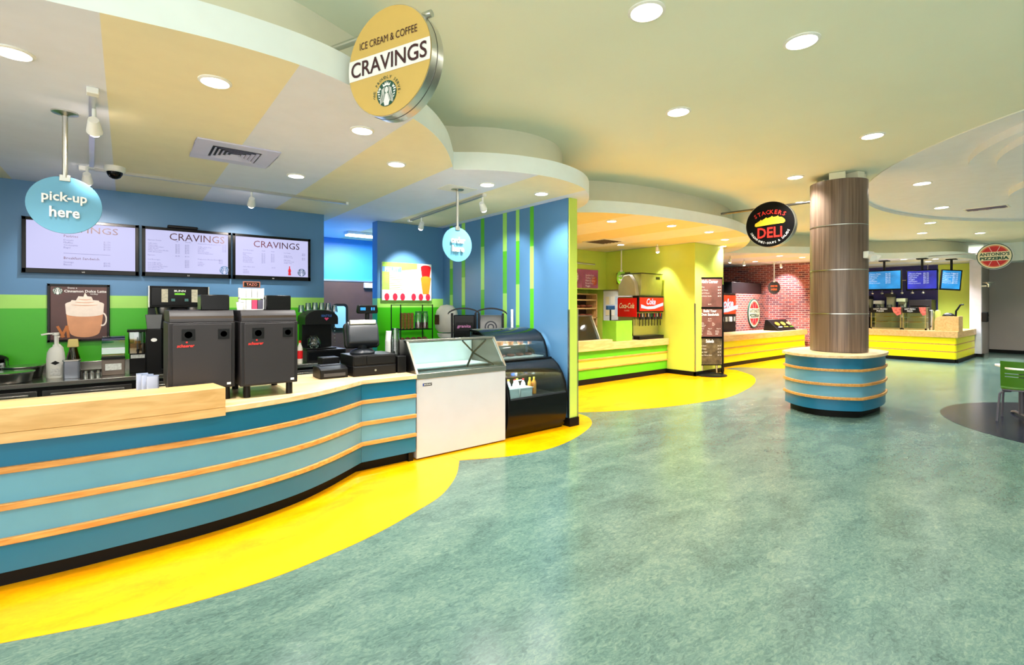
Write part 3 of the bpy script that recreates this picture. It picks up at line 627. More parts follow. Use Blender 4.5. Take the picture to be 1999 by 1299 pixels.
lines(t, M, SCRTB, [('Espresso Drinks\n\nCaffe Latte\nCappuccino\nCaramel Macchiato\nCaffe Mocha\nWhite Chocolate Mocha\nCaffe Americano\n\nEspresso', -.42, .15, 'LEFT', .62), ('Tall\n\n$2.95\n$2.95\n$3.65\n$3.25\n$3.55\n$2.25\n\n$1.75', -.14, .15, 'LEFT', .62), ('Grande\n\n$3.55\n$3.55\n$4.15\n$3.85\n$4.15\n$2.75\n\n$1.95', -.04, .15, 'LEFT', .62),
                    ('Iced Beverages\n\nIced Caffe Latte\nIced Caffe Mocha\nIced Caramel Macchiato\nIced White Mocha\nIced Americano', -.42, -.09, 'LEFT', .62), ('\n\n$3.25\n$3.55\n$3.85\n$3.85\n$2.55', -.04, -.09, 'LEFT', .62),
                    ('Featured Freshly Brewed Coffee\n\nCoffee of the Day\nCaffe Misto\nHot Tea\nHot Chocolate\nSteamed Apple Juice', .1, .14, 'LEFT', .62), ('\n\n$1.75\n$2.25\n$1.95\n$2.45\n$2.45', .42, .14, 'RIGHT', .62), ('Frappuccino Blended Beverages\n\nCoffee\nCaramel\nMocha', .1, -.06, 'LEFT', .62), ('\n\n$3.55\n$4.15\n$4.15', .38, -.06, 'RIGHT', .62)])
EMB = mat('screen_emblem', (44, 92, 140), .4, var=0); EMW = mat('screen_emblem_white', (214, 218, 248), .4, emit=.5, var=0)
emblem(t, M @ Matrix.Translation((.4, -.2, 0)), .055, EMB, EMW)
x0, _ = atY(454, 458, 7.47); x1, _ = atY(606, 469, 7.47)
t, M, w, h = screen('right menu screen with a small red bottle picture', x0, x1, ZA, ZB)
text(B(M), 'CRAVINGS', .05, .185, w=.6, h=.09, z=.003).build('lettering', SCRTX, t, world=True)
lines(t, M, SCRTB, [('Cold Beverages\n\nBottled Juice\nMilk\nIced Tea\nBottled Water\nSports Drink\nEnergy Drink\nFountain Drink', -.38, .1, 'LEFT', .62), ('Small\n\n$1.95\n$1.50\n$1.75\n$1.95\n$2.50\n$2.95\n$1.75', -.15, .1, 'LEFT', .62), ('Large\n\n$2.50\n$1.95\n$2.25\n$2.50\n$2.95\n$3.50', -.03, .1, 'LEFT', .62), ('Ice Cream\n\nSingle Scoop\nDouble Scoop\n\nMilk Shake\nIce Cream Soda\nWaffle Cone', .14, .09, 'LEFT', .62), ('\n\n$2.25\n$3.25\n\n$3.95\n$3.50', .43, .09, 'RIGHT', .62), ('Add a flavor shot\n\nVanilla\nCaramel\nHazelnut', -.38, -.13, 'LEFT', .62), ('$0.50', -.02, -.13, 'LEFT', .62)])
B(M).flat([(.215+x*.02, -.235+y*.13) for x, y in ((-.8, 0), (.8, 0), (1, .1), (.7, .3), (1, .5), (.8, .62), (.4, .75), (.35, .95), (.35, 1), (-.35, 1), (-.35, .95), (-.4, .75), (-.8, .62), (-1, .5), (-.7, .3), (-1, .1))], .003).build('bottle_print', mat('screen_red', (216, 30, 50), .4, var=0), t, world=True)
emblem(t, M @ Matrix.Translation((.38, -.19, 0)), .055, EMB, EMW)
x, z = atY(357, 446, 7.46)
o = B().box(x-.16, x+.16, 7.44, 7.54, ZB+.001, ZB+.035).build('sensor_bar', BLACK, bevel=.008); tag(o, 'black media box on top of the middle menu screen', 'media box')

def hang_sign(name, label, c, n, r, pole_z, lines_, face, letters, pole=ALU, sx=1.0):
    t = thing(name, label, 'sign', (c[0], c[1], c[2]-r)); M = frame(c, n)
    B(M).prism(ell(0, 0, r*sx, r, 48), -.012, .0).build('disc', face, t, bevel=.002, world=True)
    B().cyl((c[0], c[1], c[2]+r-.01), (c[0], c[1], pole_z), .016).build('pole', pole, t, world=True)
    B().lathe([(.075, 0), (.075, -.012), (.03, -.02), (.016, -.03)], (c[0], c[1], pole_z), 20).build('ceiling_flange', pole, t, world=True)
    B(M).box(-.03, .03, r-.035, r+.01, -.02, .012).build('clamp', pole, t, bevel=.003, world=True)
    for k, (s, y, w, h) in enumerate(lines_):
        text(B(M), s, 0, y, w=w, h=h, z=.012, bold=.018, extrude=.012).build('lettering', letters, t, world=True)
    return t
x, y = atZ(127, 219, ZS)
hang_sign('hanging_sign', 'round pale blue hanging sign reading pick-up here', (x, y, 2.27), (0, -1, 0), .204, ZS, [('pick-up', .045, .24, .085), ('here', -.055, .16, .075)], SIGNB, TXW)
x, y = atZ(893, 369, ZS)
hang_sign('hanging_sign', 'round pale blue hanging sign reading order here', (x, y, 2.275), (0, -1, 0), .204, ZS, [('order', .05, .19, .075), ('here', -.05, .16, .075)], SIGNB, TXW)
t = thing('ceiling_plate', 'thin white mounting plate on the soffit at the order sign pole', 'plate', (x, y, ZS)); B().box(-.2, .2, -.14, .14, -.006, 0).build('plate', WHITE, t, bevel=.002)

# round stall signs on brackets
def drum(label, c, n, r, th, face, bar_a, bar_b, rim=ALU, barm=ALU, barr=.02):
    t = thing('stall_sign', label, 'sign', (c[0], c[1], c[2]-r)); M = frame(c, n)
    B(M).prism(ell(0, 0, r, r, 64), -th, -.004).build('drum_rim', rim, t, world=True)
    B(M).prism(ell(0, 0, r*.985, r*.985, 64), -.006, 0).build('face', face, t, world=True)
    B(M).prism(ell(0, 0, r*1.006, r*1.006, 64), -th*.52, -th*.48).build('rim_seam', DSTEEL, t, world=True)
    B().cyl(bar_a, bar_b, barr).build('bracket_bar', barm, t, world=True)
    return t, M
ba = Vector((*atZ(650, 96, 3.2), 3.2)); bb = Vector((*atZ(843, 26, 3.2), 3.2)); dirb = (bb-ba).normalized()
nrm = Vector((dirb.y, -dirb.x, 0))
if nrm.dot(-ba) < 0: nrm = -nrm
mid = ray(757, 119); tt = (ba.xy.dot(nrm.xy)+.055)/(mid.xy.dot(nrm.xy)); cc = Vector((0, 0, H))+mid*tt
R1 = 107*tt/FOC
t, M = drum('round gold ice cream and coffee sign with aluminium rim', cc, nrm, R1, .11, GOLD, ba-dirb*.32, bb)
hb = math.sqrt(1-.235**2)
band = [(R1*.985*math.cos(a), R1*.985*math.sin(a)) for a in [math.radians(k) for k in [-11.5+23*i/8 for i in range(9)]]]
B(M).flat(band+[(-x, y) for x, y in band[::-1]], .002).build('white_band', TXW, t, world=True)
text(B(M), 'CRAVINGS', 0, 0, w=R1*1.82, h=R1*.29, z=.005, bold=.012, res=4).build('lettering', TXD, t, world=True)
text(B(M), 'ICE CREAM & COFFEE', 0, R1*.42, w=R1*1.38, h=R1*.135, z=.004, res=4).build('lettering', TXD, t, world=True)
ME = M @ Matrix.Translation((-R1*.02, -R1*.59, 0))
emblem(t, ME, R1*.235, TXG, TXW)
arc_text(B(ME), '\u2022WE PROUDLY SERVE\u2022', 0, 0, R1*.30, R1*.06, 190, -10, bold=.01, z=.004).build('lettering', TXG, t, world=True)

ba = Vector((*atZ(1408, 418, 3.16), 3.16)); bb = ba+Vector((.1, -.995, 0))*1.55
nrm = Vector((-.995, -.1, 0)); mid = ray(1502.5, 438); tt = (ba.xy.dot(nrm.xy)+.05)/(mid.xy.dot(nrm.xy)); cc = Vector((0, 0, H))+mid*tt; R2 = 44.5*tt/FOC
t, M = drum('round black deli sign with yellow loaf and red letters', cc, nrm, R2, .13, mat('sign_black', (8, 7, 8), .4, var=0, spec=.15), ba, bb, barm=DSTEEL)
b = B(M); arc_text(b, 'STACKERS', 0, -R2*.75, R2*1.29, R2*.185, 117, 63, bold=.01).build('lettering', TXR, t, world=True)
text(B(M), 'DELI', -.0, -R2*.36, w=R2*1.0, h=R2*.46, z=.003, bold=.02).build('lettering', TXR, t, world=True)
loaf = [(-.62, -.02), (-.6, .08), (-.42, .18), (-.36, .24), (-.33, .2), (-.2, .27), (-.14, .32), (-.1, .27), (.04, .31), (.1, .35), (.14, .3), (.28, .31), (.34, .34), (.37, .28), (.5, .25), (.6, .15), (.62, .06), (.56, -.0), (.0, -.02), (-.56, -.06)]
B(M).flat([(x*R2, y*R2) for x, y in loaf], .003).build('loaf_print', TXY, t, world=True)
arc_text(B(M), 'SANDWICHES\u2022SOUPS & SALADS', 0, 0, R2*.82, R2*.1, 204, 336, True, z=.003).build('lettering', TXW, t, world=True)

def pizza_face(t, M, r, ry):
    E = lambda k: [(x, y) for x, y in ell(0, 0, r*k, ry*k, 48)]
    B(M).flat(E(.985), .003).build('green_ring', TXG, t, world=True); B(M).flat(E(.93), .004).build('cream_ring', mat('sign_cream', (240, 232, 200), .5, var=0), t, world=True)
    B(M).flat(E(.84), .005).build('crust_ring', mat('crust', (226, 130, 90), .5, var=.1), t, world=True); B(M).flat(E(.76), .006).build('pizza_print', mat('sauce_red', (206, 30, 40), .5, var=.15, scale=20), t, world=True)
    b = B(M)
    for a in range(0, 180, 45):
        c, s = math.cos(math.radians(a+22)), math.sin(math.radians(a+22)); q = .012
        b.flat([(r*(.8*c-q*s), ry*(.8*s+q*c)), (r*(.8*c+q*s), ry*(.8*s-q*c)), (r*(-.8*c+q*s), ry*(-.8*s-q*c)), (r*(-.8*c-q*s), ry*(-.8*s+q*c))], .007)
    b.build('slice_lines', TXW, t, world=True)
    hb = .34; B(M).flat([(-r*.88, -ry*hb), (r*.88, -ry*hb), (r*.92, 0), (r*.88, ry*hb), (-r*.88, ry*hb), (-r*.92, 0)], .008).build('name_band', mat('sign_cream', (240, 232, 200), .5, var=0), t, world=True)
    text(B(M), "ANTONIO'S", 0, ry*.16, w=r*1.66, h=ry*.26, z=.009, bold=.04).build('lettering', TXG, t, world=True)
    text(B(M), 'PIZZERIA', 0, -ry*.16, w=r*1.6, h=ry*.24, z=.009, bold=.06).build('lettering', TXG, t, world=True)
mid = ray(1941, 500.5); tt = 12.0; cc = Vector((0, 0, H))+mid*tt; R3 = 25.5*tt/FOC
t, M = drum('round pizzeria sign hanging before the grey wall', cc, (-1, -.05, 0), R3, .08, WHITE, (cc.x+.04, cc.y, cc.z+.1), (cc.x+1.3, cc.y+1.5, cc.z+.2), rim=ALU, barr=.012)
pizza_face(t, M, R3, R3)
B().cyl((cc.x+.04, cc.y, cc.z+R3*.9), (cc.x+1.5, cc.y+1.6, ZC-.02), .006).build('guy_wire', DSTEEL, t, world=True)
mid = (atY(1471, 612, 7.43)); t = thing('wall_sign', 'oval pizzeria sign mounted on the low brick wall', 'sign', (mid[0], 7.42, mid[1]-.46)); M = frame((mid[0], 7.41, mid[1]), (0, -1, 0))
B(M).prism(ell(0, 0, .4, .47, 48), -.03, 0).build('backing', TXG, t, world=True); pizza_face(t, M, .4, .47)

# framed latte poster
x0, _ = atY(92, 555, 7.5); x1, _ = atY(214, 556, 7.5); t = thing('framed_poster', 'black framed latte poster on the green wall', 'poster', ((x0+x1)/2, 7.5, 1.137))
w = (x1-x0)/2; h = .33; M = frame(((x0+x1)/2, 7.52, 1.137+h), (0, -1, 0)); e = .025
B(M).box(-w, w, -h, h, -.03, .0).build('backing', BLACK, t, world=True)
B(M).box(-w, w, h-e, h, 0, .015).box(-w, w, -h, -h+e, 0, .015).box(-w, -w+e, -h, h, 0, .015).box(w-e, w, -h, h, 0, .015).build('frame', GLOSSB, t, bevel=.003, world=True)
B(M).flat([(-w+e, -h+e), (w-e, -h+e), (w-e, h-e), (-w+e, h-e)], .002).build('print_ground', BROWN, t, world=True)
MC = M @ Matrix.Translation((-.012, -.012, 0)) @ Matrix.Scale(1.1, 4, (1, 0, 0)) @ Matrix.Scale(1.1, 4, (0, 1, 0))
cup = arc(.055, .08, .15, .035, 180, 360, 14)+[(.2, -.02), (.19, -.13)]+arc(.055, -.19, .12, .06, 0, -180, 12)+[(-.08, -.13), (-.09, -.02)]
B(MC).flat(cup, .003).build('cup_print', LATTE, t, world=True)
B(MC).flat(arc(.055, .0, .148, .03, 180, 360, 14)+arc(.055, .1, .155, .04, 0, 180, 14), .004).build('foam_print', CREAMC, t, world=True)
B(MC).flat([(.055+dx*.13, .1+dy*.09) for dx, dy in ((-1, 0), (-.8, .5), (-.55, .45), (-.4, .95), (-.1, .9), (0, 1.4), (.15, .95), (.4, .9), (.5, .5), (.85, .45), (1, 0), (.5, -.35), (-.5, -.35))], .005).build('cream_print', CREAMC, t, world=True)
b = B(MC)
for k in range(3):
    b.flat(arc(.055, .1+.03*k, .11-.03*k, .016, 190, 340, 10)+arc(.055, .1+.03*k, .11-.03*k, .009, 340, 190, 10), .006)
b.build('cocoa_print', LATTE, t, world=True)
hd = arc(.195, -.06, .04, .075, 80, -110, 10)+arc(.195, -.06, .027, .058, -110, 80, 10); B(MC).flat(hd, .0035).build('handle_print', CREAMC, t, world=True)
for a, x in ((.4, -.16), (-.35, -.13), (.1, -.1)):
    c, s = math.cos(a), math.sin(a); B(M).flat([(x+u*c-v*s*1, -.215+u*s+v*c) for u, v in ((-.012, -.07), (.012, -.07), (.012, .07), (-.012, .07))], .004+abs(a)*.001).build('cinnamon_print', CINN, t, world=True)
text(B(M), 'Enjoy a', -.06, .285, w=.08, h=.022, z=.004).build('lettering', TXW, t, world=True)
text(B(M), 'Cinnamon Dolce Latte', .055, .25, w=.37, h=.03, z=.004, bold=.02).build('lettering', TXW, t, world=True)
text(B(M), 'today', .13, .218, w=.07, h=.022, z=.004).build('lettering', TXW, t, world=True)
emblem(t, M @ Matrix.Translation((-.185, .25, 0)), .042, TXG, TXW)

# fruit board
x0, z1 = atY(746, 511, 7.51); x1, z0 = atY(842, 587, 7.51); t = thing('fruit_board', 'bright green and white fruit drinks board on the blue wall', 'board', ((x0+x1)/2, 7.51, z0)); w, h = (x1-x0)/2, (z1-z0)/2; M = frame(((x0+x1)/2, 7.51, (z0+z1)/2), (0, -1, 0))
B(M).box(-w, w, -h, h, -.03, 0).build('board', mat('board_white', (250, 252, 246), .4, var=0), t, world=True)
B(M).flat([(-w, -h*.45), (-w*.72, -h*.45), (-w*.72, h*.5), (w*.4, h*.7), (w*.4, h), (-w, h)], .001).build('green_print', mat('board_green', (170, 226, 90), .4, var=.1), t, world=True)
B(M).flat([(-w, h*.5), (-w*.25, h*.5), (-w*.25, h*.76), (-w, h*.76)], .0015).build('blue_print', mat('board_blue', (110, 170, 220), .4, var=0), t, world=True)
text(B(M), 'FRUIT', -w*.62, h*.62, w=w*.55, h=h*.2, z=.002, bold=.04).build('lettering', TXW, t, world=True)
for k, (y, m1) in enumerate(((.5, RED), (-.1, ORNG))):
    b = B(M); cx = w*.76; b.flat([(cx-w*.22, h*(y+.3)), (cx-w*.13, h*(y-.55)), (cx+w*.13, h*(y-.55)), (cx+w*.22, h*(y+.3))], .002+k*.002).flat(ell(cx, h*(y+.3), w*.22, h*.13, 20), .003+k*.002); b.build('smoothie_print', m1, t, world=True)
b = B(M)
for k, x in enumerate((-.82, -.5, -.2, .25, .55, .85)):
    b.flat(arc(x*w, -h*.82, w*.1, h*.2, 0, 360, 9)[:-1], .002)
b.build('berry_print', mat('berry_red', (214, 40, 70), .4, var=.3, scale=40), t, world=True)
b = B(M)
for k in range(8): b.flat([(-w*.9, h*(.3-.1*k)), (-w*.3+(k % 3)*.04, h*(.3-.1*k)), (-w*.3+(k % 3)*.04, h*(.27-.1*k)), (-w*.9, h*(.27-.1*k))], .002)
b.build('text_lines', mat('line_green', (150, 190, 110), .5, var=0), t, world=True)

# air vent, dome camera
xv = [.455, 1.09]; yv = [4.70, 5.36]
t = thing('air_vent', 'square white louvred air vent in the striped soffit', 'air vent', ((xv[0]+xv[1])/2, (yv[0]+yv[1])/2, ZS))
VP = mat('vent_white', (206, 204, 232), .4, var=.02); a = .32
b = B(); q = .012
for r0, r1 in ((.32, .19),):
    b.prism([(-r0, -r0), (r0, -r0), (r0, -r1), (-r0, -r1)], -q, 0).prism([(-r0, r1), (r0, r1), (r0, r0), (-r0, r0)], -q, 0).box(-r0, -r1, -r1, r1, -q, 0).box(r1, r0, -r1, r1, -q, 0)
b.build('face_plate', VP, t, bevel=.004)
B().box(-.19, .19, -.19, .19, -.003, -.001).build('throat', BLACK, t, smooth=False)
for k in range(5):
    r = .175-.034*k; b = B()
    for sx, sy in ((0, -1), (0, 1), (-1, 0), (1, 0)):
        if sx == 0: b.add([(-r, sy*r, -.018), (r, sy*r, -.018), (r-.022, sy*(r-.022), -.004), (-r+.022, sy*(r-.022), -.004)], [(0, 1, 2, 3)])
        else: b.add([(sx*r, -r, -.018), (sx*r, r, -.018), (sx*(r-.022), r-.022, -.004), (sx*(r-.022), -r+.022, -.004)], [(0, 1, 2, 3)])
    b.build('louvre', VP, t, smooth=False)
x, y = atZ(224, 326, ZS); t = thing('dome_camera', 'white dome security camera on the soffit', 'camera', (x, y, ZS))
B().lathe([(.085, 0), (.085, -.04), (.07, -.055)], n=24).build('housing', WHITE, t); B().lathe([(.066, -.052), (.062, -.075), (.045, -.105), (.02, -.12), (0, -.123)], n=24).build('dome', GLOSSB, t)

# ------------------------------------------------------------------ espresso machines on the blue counter
WT = .866
def espresso(label, x0, x1, y0=4.0, y1=4.6, hopper=(.5, .95)):
    t = thing('espresso_machine', label, 'espresso machine', ((x0+x1)/2, y0, WT), 0, 'espresso machines on the blue counter')
    w = x1-x0; g = lambda: B(Matrix.Translation((x0, y0, WT)))
    D = y1-y0; z0, z1, z2 = .09, .565, .65
    g().box(0, w, 0, D, z0, z1).build('cabinet', CHAR, t, bevel=.006, world=True)
    g().box(.025, w-.025, -.012, 0, z0+.012, z1-.012).build('rear_panel', mat('charcoal_face', (45, 42, 44), .45, var=.02, spec=.3), t, bevel=.003, world=True)
    g().prism([(0.0, z1), (D, z1), (D, z2), (.05, z2), (.015, z1+.05)], .006, w-.006, 'x').build('hood', CHAR, t, bevel=.004, world=True)
    g().box(.01, w-.01, .008, .02, z1+.002, z1+.045).build('hood_strip', mat('bronze_strip', (74, 62, 52), .25, .5), t, world=True)
    for k, (fx, fs) in enumerate(((.115, .04), (w-.075, .036))):
        v = B(Matrix.Translation((x0+fx, y0-.014, WT+z1-.085))); v.box(-fs, fs, 0, .004, -fs, fs); p = v.build('vent_grille', BLACK, t, world=True)
        for j in range(3):
            r = fs*(.85-.26*j); q = B(Matrix.Translation((x0+fx, y0-.016, WT+z1-.085))); q.prism(ell(0, 0, r, r, 20), -.001, .002, 'y').build('grille_ring', DGREY if j % 2 else BLACK, t, world=True)
    for fx in (.05, w-.05):
        for fy in (.05, D-.06):
            g().cyl((fx, fy, 0), (fx, fy, z0), .024, n=14).build('foot', BLACK, t, world=True)
    g().box(w*hopper[0], w*hopper[1], .12, .34, z2, z2+.115).build('bean_hopper', GLOSSB, t, bevel=.006, world=True)
    M = frame((x0+.1, y0-.0125, WT+z1-.16), (0, -1, 0))
    text(B(M), 'schaerer', 0, 0, w=.1, h=.022, z=.002, shear=.15, bold=.02).build('lettering', TXR, t, world=True)
    B(M).flat(arc(.005, .024, .006, .006, 0, 360, 10)[:-1], .002).build('logo_dot', TXR, t, world=True)
    g().box(w-.055, w-.03, -.0135, -.012, z0+.022, z0+.038).build('rating_label', TXW, t, world=True)
    return t
espresso('left charcoal espresso machine, its foot behind the raised ledge', .222, .625, y0=4.05)
espresso('right charcoal espresso machine carrying the tea rack', .65, 1.045)
def box_thing(name, label, cat, x0, x1, y0, y1, z0, z1, m, bevel=.004, group=None):
    o = B().box(x0-(x0+x1)/2, x1-(x0+x1)/2, y0-(y0+y1)/2, y1-(y0+y1)/2, 0, z1-z0).build(name, m, bevel=bevel); o.location = ((x0+x1)/2, (y0+y1)/2, z0); return tag(o, label, cat, group)
# tea rack on the right machine
TZ = WT+.6505
t = thing('tea_rack', 'tea rack with white boxes and a small dark sign', 'rack', (.76, 4.22, TZ))
B().box(-.085, .085, -.03, .03, 0, .006).box(-.085, .085, -.03, .03, .088, .094).box(-.085, -.079, -.03, .03, 0, .17).box(.079, .085, -.03, .03, 0, .17).build('wire_frame', mat('rack_white', (230, 230, 230), .4), t)
B().box(-.06, .06, -.02, -.012, .175, .22).build('sign_frame', mat('sign_wood', (150, 84, 56), .6), t, bevel=.002); B().box(-.052, .052, -.023, -.02, .181, .214).build('sign_face', BLACK, t)
text(B(frame((0, -.0235, .1975), (0, -1, 0))), 'TAZO', 0, 0, w=.075, h=.02, z=.001).build('lettering', mat('chalk_rust', (196, 110, 90), .6, var=0), t)
for r in range(2):
    for k in range(4):
        m = [WHITE, WHITE, mat('tea_pink', (222, 60, 96), .5), mat('tea_slate', (90, 86, 104), .5)][k] if r == 0 else WHITE
        o = B().box(-.018, .018, -.026, .026, 0, .072).build('tea_box', m, bevel=.002); o.location = (.76-.06+.04*k, 4.22, TZ+(.0065 if r == 0 else .0945))
        tag(o, ['white tea box', 'white tea box', 'pink tea box', 'slate grey tea box'][k if r == 0 else 0]+(' on the lower tier of the tea rack' if r == 0 else ' on the upper tier of the tea rack'), 'tea box', 'tea boxes in the rack')
o = B().lathe([(.02, 0), (.026, .06), (.028, .062), (0, .062)], n=14).build('cup_stack', mat('cup_white', (236, 236, 232), .5)); o.location = (.675, 4.17, TZ); tag(o, 'small upturned white cup beside the tea rack', 'cup')
# clear pitchers behind the ledge
for k in range(3):
    x = .145-.028*k; y = 4.25+.09*k
    o = B().prism(rrect(-.035, .035, -.035, .035, .012), 0, .004).ribbon(rrect(-.035, .035, -.035, .035, .012)+[rrect(-.035, .035, -.035, .035, .012)[0]], .004, .19, 0, -.003).build('clear_container', mat('ice_plastic', (176, 188, 216), .2)); o.location = (x, y, WT)
    tag(o, ['front', 'middle', 'rear'][k]+' clear plastic container beside the left espresso machine', 'container', 'clear containers by the espresso machine')

# ------------------------------------------------------------------ till group
t = thing('cash_drawer', 'lower black cash drawer on the right end of the blue counter', 'cash drawer', (1.915, 4.75, WT)); B().box(-.22, .22, -.18, .18, 0, .1).build('case', BLACK, t, bevel=.005); B().box(-.21, .21, -.186, -.18, .008, .09).build('drawer_front', mat('drawer_black', (18, 17, 18), .45, spec=.25), t, bevel=.003)
B().cyl((0, -.186, .05), (0, -.192, .05), .01).build('key_lock', ALU, t)
t = thing('cash_drawer', 'upper black cash drawer under the point of sale terminal', 'cash drawer', (1.915, 4.75, WT+.1005)); B().box(-.22, .22, -.175, .175, 0, .1).build('case', BLACK, t, bevel=.005); B().box(-.21, -.09, -.181, -.175, .01, .09).box(-.08, .21, -.181, -.175, .01, .09).build('drawer_front', mat('drawer_black', (18, 17, 18), .45, spec=.25), t, bevel=.003)
TD = WT+.201
t = thing('sales_terminal', 'grey point of sale terminal seen from behind', 'till', (1.86, 4.76, TD), -.15)
B().lathe([(.12, 0), (.125, .015), (.11, .035), (.06, .05)], n=24, sy=.85).build('base', DGREY, t); B().cyl((0, .02, .04), (0, -.02, .16), .045, .055, 16).build('neck', DGREY, t)
M = Matrix.Translation((0, 0, .19)) @ Matrix.Rotation(math.radians(-22), 4, 'X')
B(M).prism(rrect(-.17, .17, -.12, .14, .03), .03, .075, 'y').build('display_shell', BLACK, t, bevel=.008)
B(M).prism([(-.06, -.1), (.03, -.12), (.035, .12), (-.03, .14), (-.075, .06)], -.15, .15, 'x').build('rear_housing', DGREY, t, bevel=.02, seg=3)
B(M).box(-.13, .13, -.075, -.055, .085, .135).build('hinge_cover', ALU, t, bevel=.008); B(M).prism(rrect(-.155, .155, -.105, .125, .02), .075, .078, 'y').build('touch_glass', GLOSSB, t)
t = thing('card_reader', 'small black receipt printer left of the cash drawers', 'printer', (1.53, 4.72, WT)); B().prism([(-.12, 0), (.12, 0), (.12, .11), (-.04, .11), (-.12, .085)], -.13, .13, 'x').build('case', BLACK, t, bevel=.008); B().box(-.1, .1, -.126, -.118, .02, .05).build('paper_slot', mat('slot_grey', (60, 60, 64), .3), t); B().box(-.1, .1, -.02, .08, .11, .118).build('lid', DGREY, t, bevel=.003)
box_thing('side_box', 'taller black box behind the receipt printer', 'box', 1.50, 1.67, 4.87, 5.02, WT, WT+.17, BLACK, .006)
t = thing('pole_display', 'black customer display on a tall pole behind the till', 'display', (2.0, 4.985, WT)); B().cyl((0, 0, 0), (0, 0, .01), .05).build('base', BLACK, t); B().cyl((0, 0, .01), (0, 0, .6), .022).build('pole', BLACK, t)
B().prism([(-.1, .6), (.1, .6), (.11, .62), (.1, .69), (-.1, .69), (-.11, .62)], -.03, .03, 'y').build('head', BLACK, t, bevel=.006); B().box(-.085, -.03, -.034, -.03, .635, .665).box(.03, .045, -.034, -.03, .635, .665).box(.055, .07, -.034, -.03, .635, .665).build('readout', mat('readout_blue', (60, 170, 240), .3, emit=.6, var=0), t)
box_thing('equipment_box', 'black box wedged between the cash drawers and the freezer', 'box', 2.15, 2.245, 4.56, 5.0, WT, WT+.17, BLACK, .005)
def cup_stack(label, loc, r, h, n, m, group=None, upside=True, name='cup_stack'):
    t = thing(name, label, 'cups', loc, 0, group)
    B().lathe([(r, 0), (r*.78, h*.35), (0, h*.35)], (0, 0, n*.012), 14).build('top_cup', m, t)
    b = B()
    for k in range(n): b.lathe([(r*1.06, 0), (r*1.06, .006), (r*.98, .008), (r*.98, .012)], (0, 0, .012*k), 14)
    b.build('stacked_rims', m, t); return t
cup_stack('tall stack of clear plastic cups beside the pole display', (2.195, 4.72, WT+.1705), .045, .32, 14, GLT)
cup_stack('stack of white paper cups behind the clear cups', (2.20, 4.88, WT+.1705), .04, .28, 12, mat('cup_white', (236, 236, 232), .5))

# ------------------------------------------------------------------ back counter under the menu screens
BC = .79; YBF = 6.62
t = thing('back_counter', 'long stainless steel back counter under the menu screens', 'counter', (.2, 7.0, 0))
B().box(-2.9, 2.3, YBF, 7.5, BC-.045, BC).build('steel_top', STEEL, t, bevel=.004, world=True)
struct(B().box(-2.9, 2.3, 7.505, 7.548, BC-.04, BC+.11).build('trim_2', STEEL, bevel=.003))
B().box(-2.9, 2.3, YBF+.06, 7.5, .1, BC-.05).build('cabinet_body', BLACK, t, world=True)
B().box(-2.9, 2.3, YBF+.12, 7.5, 0, .1).build('plinth', BASEB, t, world=True)
for k in range(7):
    x = -2.86+.735*k; p = B().box(x, x+.7, YBF+.035, YBF+.06, .14, BC-.085).build('door', DSTEEL, t, bevel=.004, world=True)
    h_ = B(Matrix.Translation((0, 0, 0))).box(x+.06, x+.64, YBF+.015, YBF+.035, BC-.14, BC-.115).build('handle', STEEL, t, bevel=.004, world=True); h_.parent = p
def lx(px, Y): return atY(px, 597, Y)[0]
def pan(label, px, Y, r, h):
    t = thing('round_pan', label, 'pan', (lx(px, Y), Y, BC), 0, 'steel pans on the back counter')
    B().lathe([(0, .004), (r*.86, 0), (r*.9, .004), (r, h*.95), (r*1.04, h), (r*1.04, h+.006), (r*.98, h), (r*.88, .01), (0, .01)], n=32).build('bowl', DSTEEL, t)
    B().lathe([(r*1.02, h-.006), (r*1.055, h), (r*1.055, h+.006), (r*1.0, h+.008)], n=32).build('rim', STEEL, t)
pan('round steel pan at the left edge of the back counter', 14, 6.83, .19, .1); pan('second steel pan partly behind the first', 45, 7.2, .16, .12)
t = thing('clear_tub', 'clear tub with dark bag of coffee at the left edge', 'tub', (lx(-20, 7.38), 7.38, BC)); B().prism(rrect(-.13, .13, -.09, .09, .02), 0, .005).ribbon(rrect(-.13, .13, -.09, .09, .02)+[rrect(-.13, .13, -.09, .09, .02)[0]], .005, .2, 0, -.004).build('tub', GLT, t); B().ball((0, 0, .19), (.14, .09, .06)).build('bag', BLACK, t)
B().prism(rrect(-.11, .11, -.07, .07, .02), .008, .15).build('contents', mat('grounds', (60, 54, 66), .8, var=.4, scale=60), t)
t = thing('pump_bottle', 'tall white pump bottle with black label', 'bottle', (lx(109, 7.0), 7.0, BC)); B().lathe([(.07, 0), (.075, .01), (.075, .2), (.068, .27), (.05, .31), (.024, .33), (.024, .35)], n=20, sy=.75).build('body', WHITE, t); B().cyl((0, 0, .35), (0, 0, .46), .014).cyl((0, 0, .45), (0, 0, .475), .028).build('pump', WHITE, t); B().tube([(0, 0, .465), (-.06, -.01, .466), (-.11, -.02, .455)], .009).build('spout', WHITE, t)
B(frame((0, -.058, .16), (0, -1, 0))).flat([(-.035, 0), (0, .022), (.035, 0), (0, -.022)], .001).build('label_mark', BLACK, t); B().box(-.04, .04, -.062, -.058, .03, .1).build('label_print', mat('label_grey', (214, 214, 212), .5, var=.2, scale=60), t)
t = thing('pump_bottle', 'rear white pump bottle behind the labelled one', 'bottle', (lx(112, 7.25), 7.25, BC)); B().lathe([(.06, 0), (.062, .2), (.05, .3), (.02, .34)], n=18).build('body', WHITE, t); B().cyl((0, 0, .34), (0, 0, .42), .012).cyl((0, 0, .41), (0, 0, .43), .022).build('pump', WHITE, t)
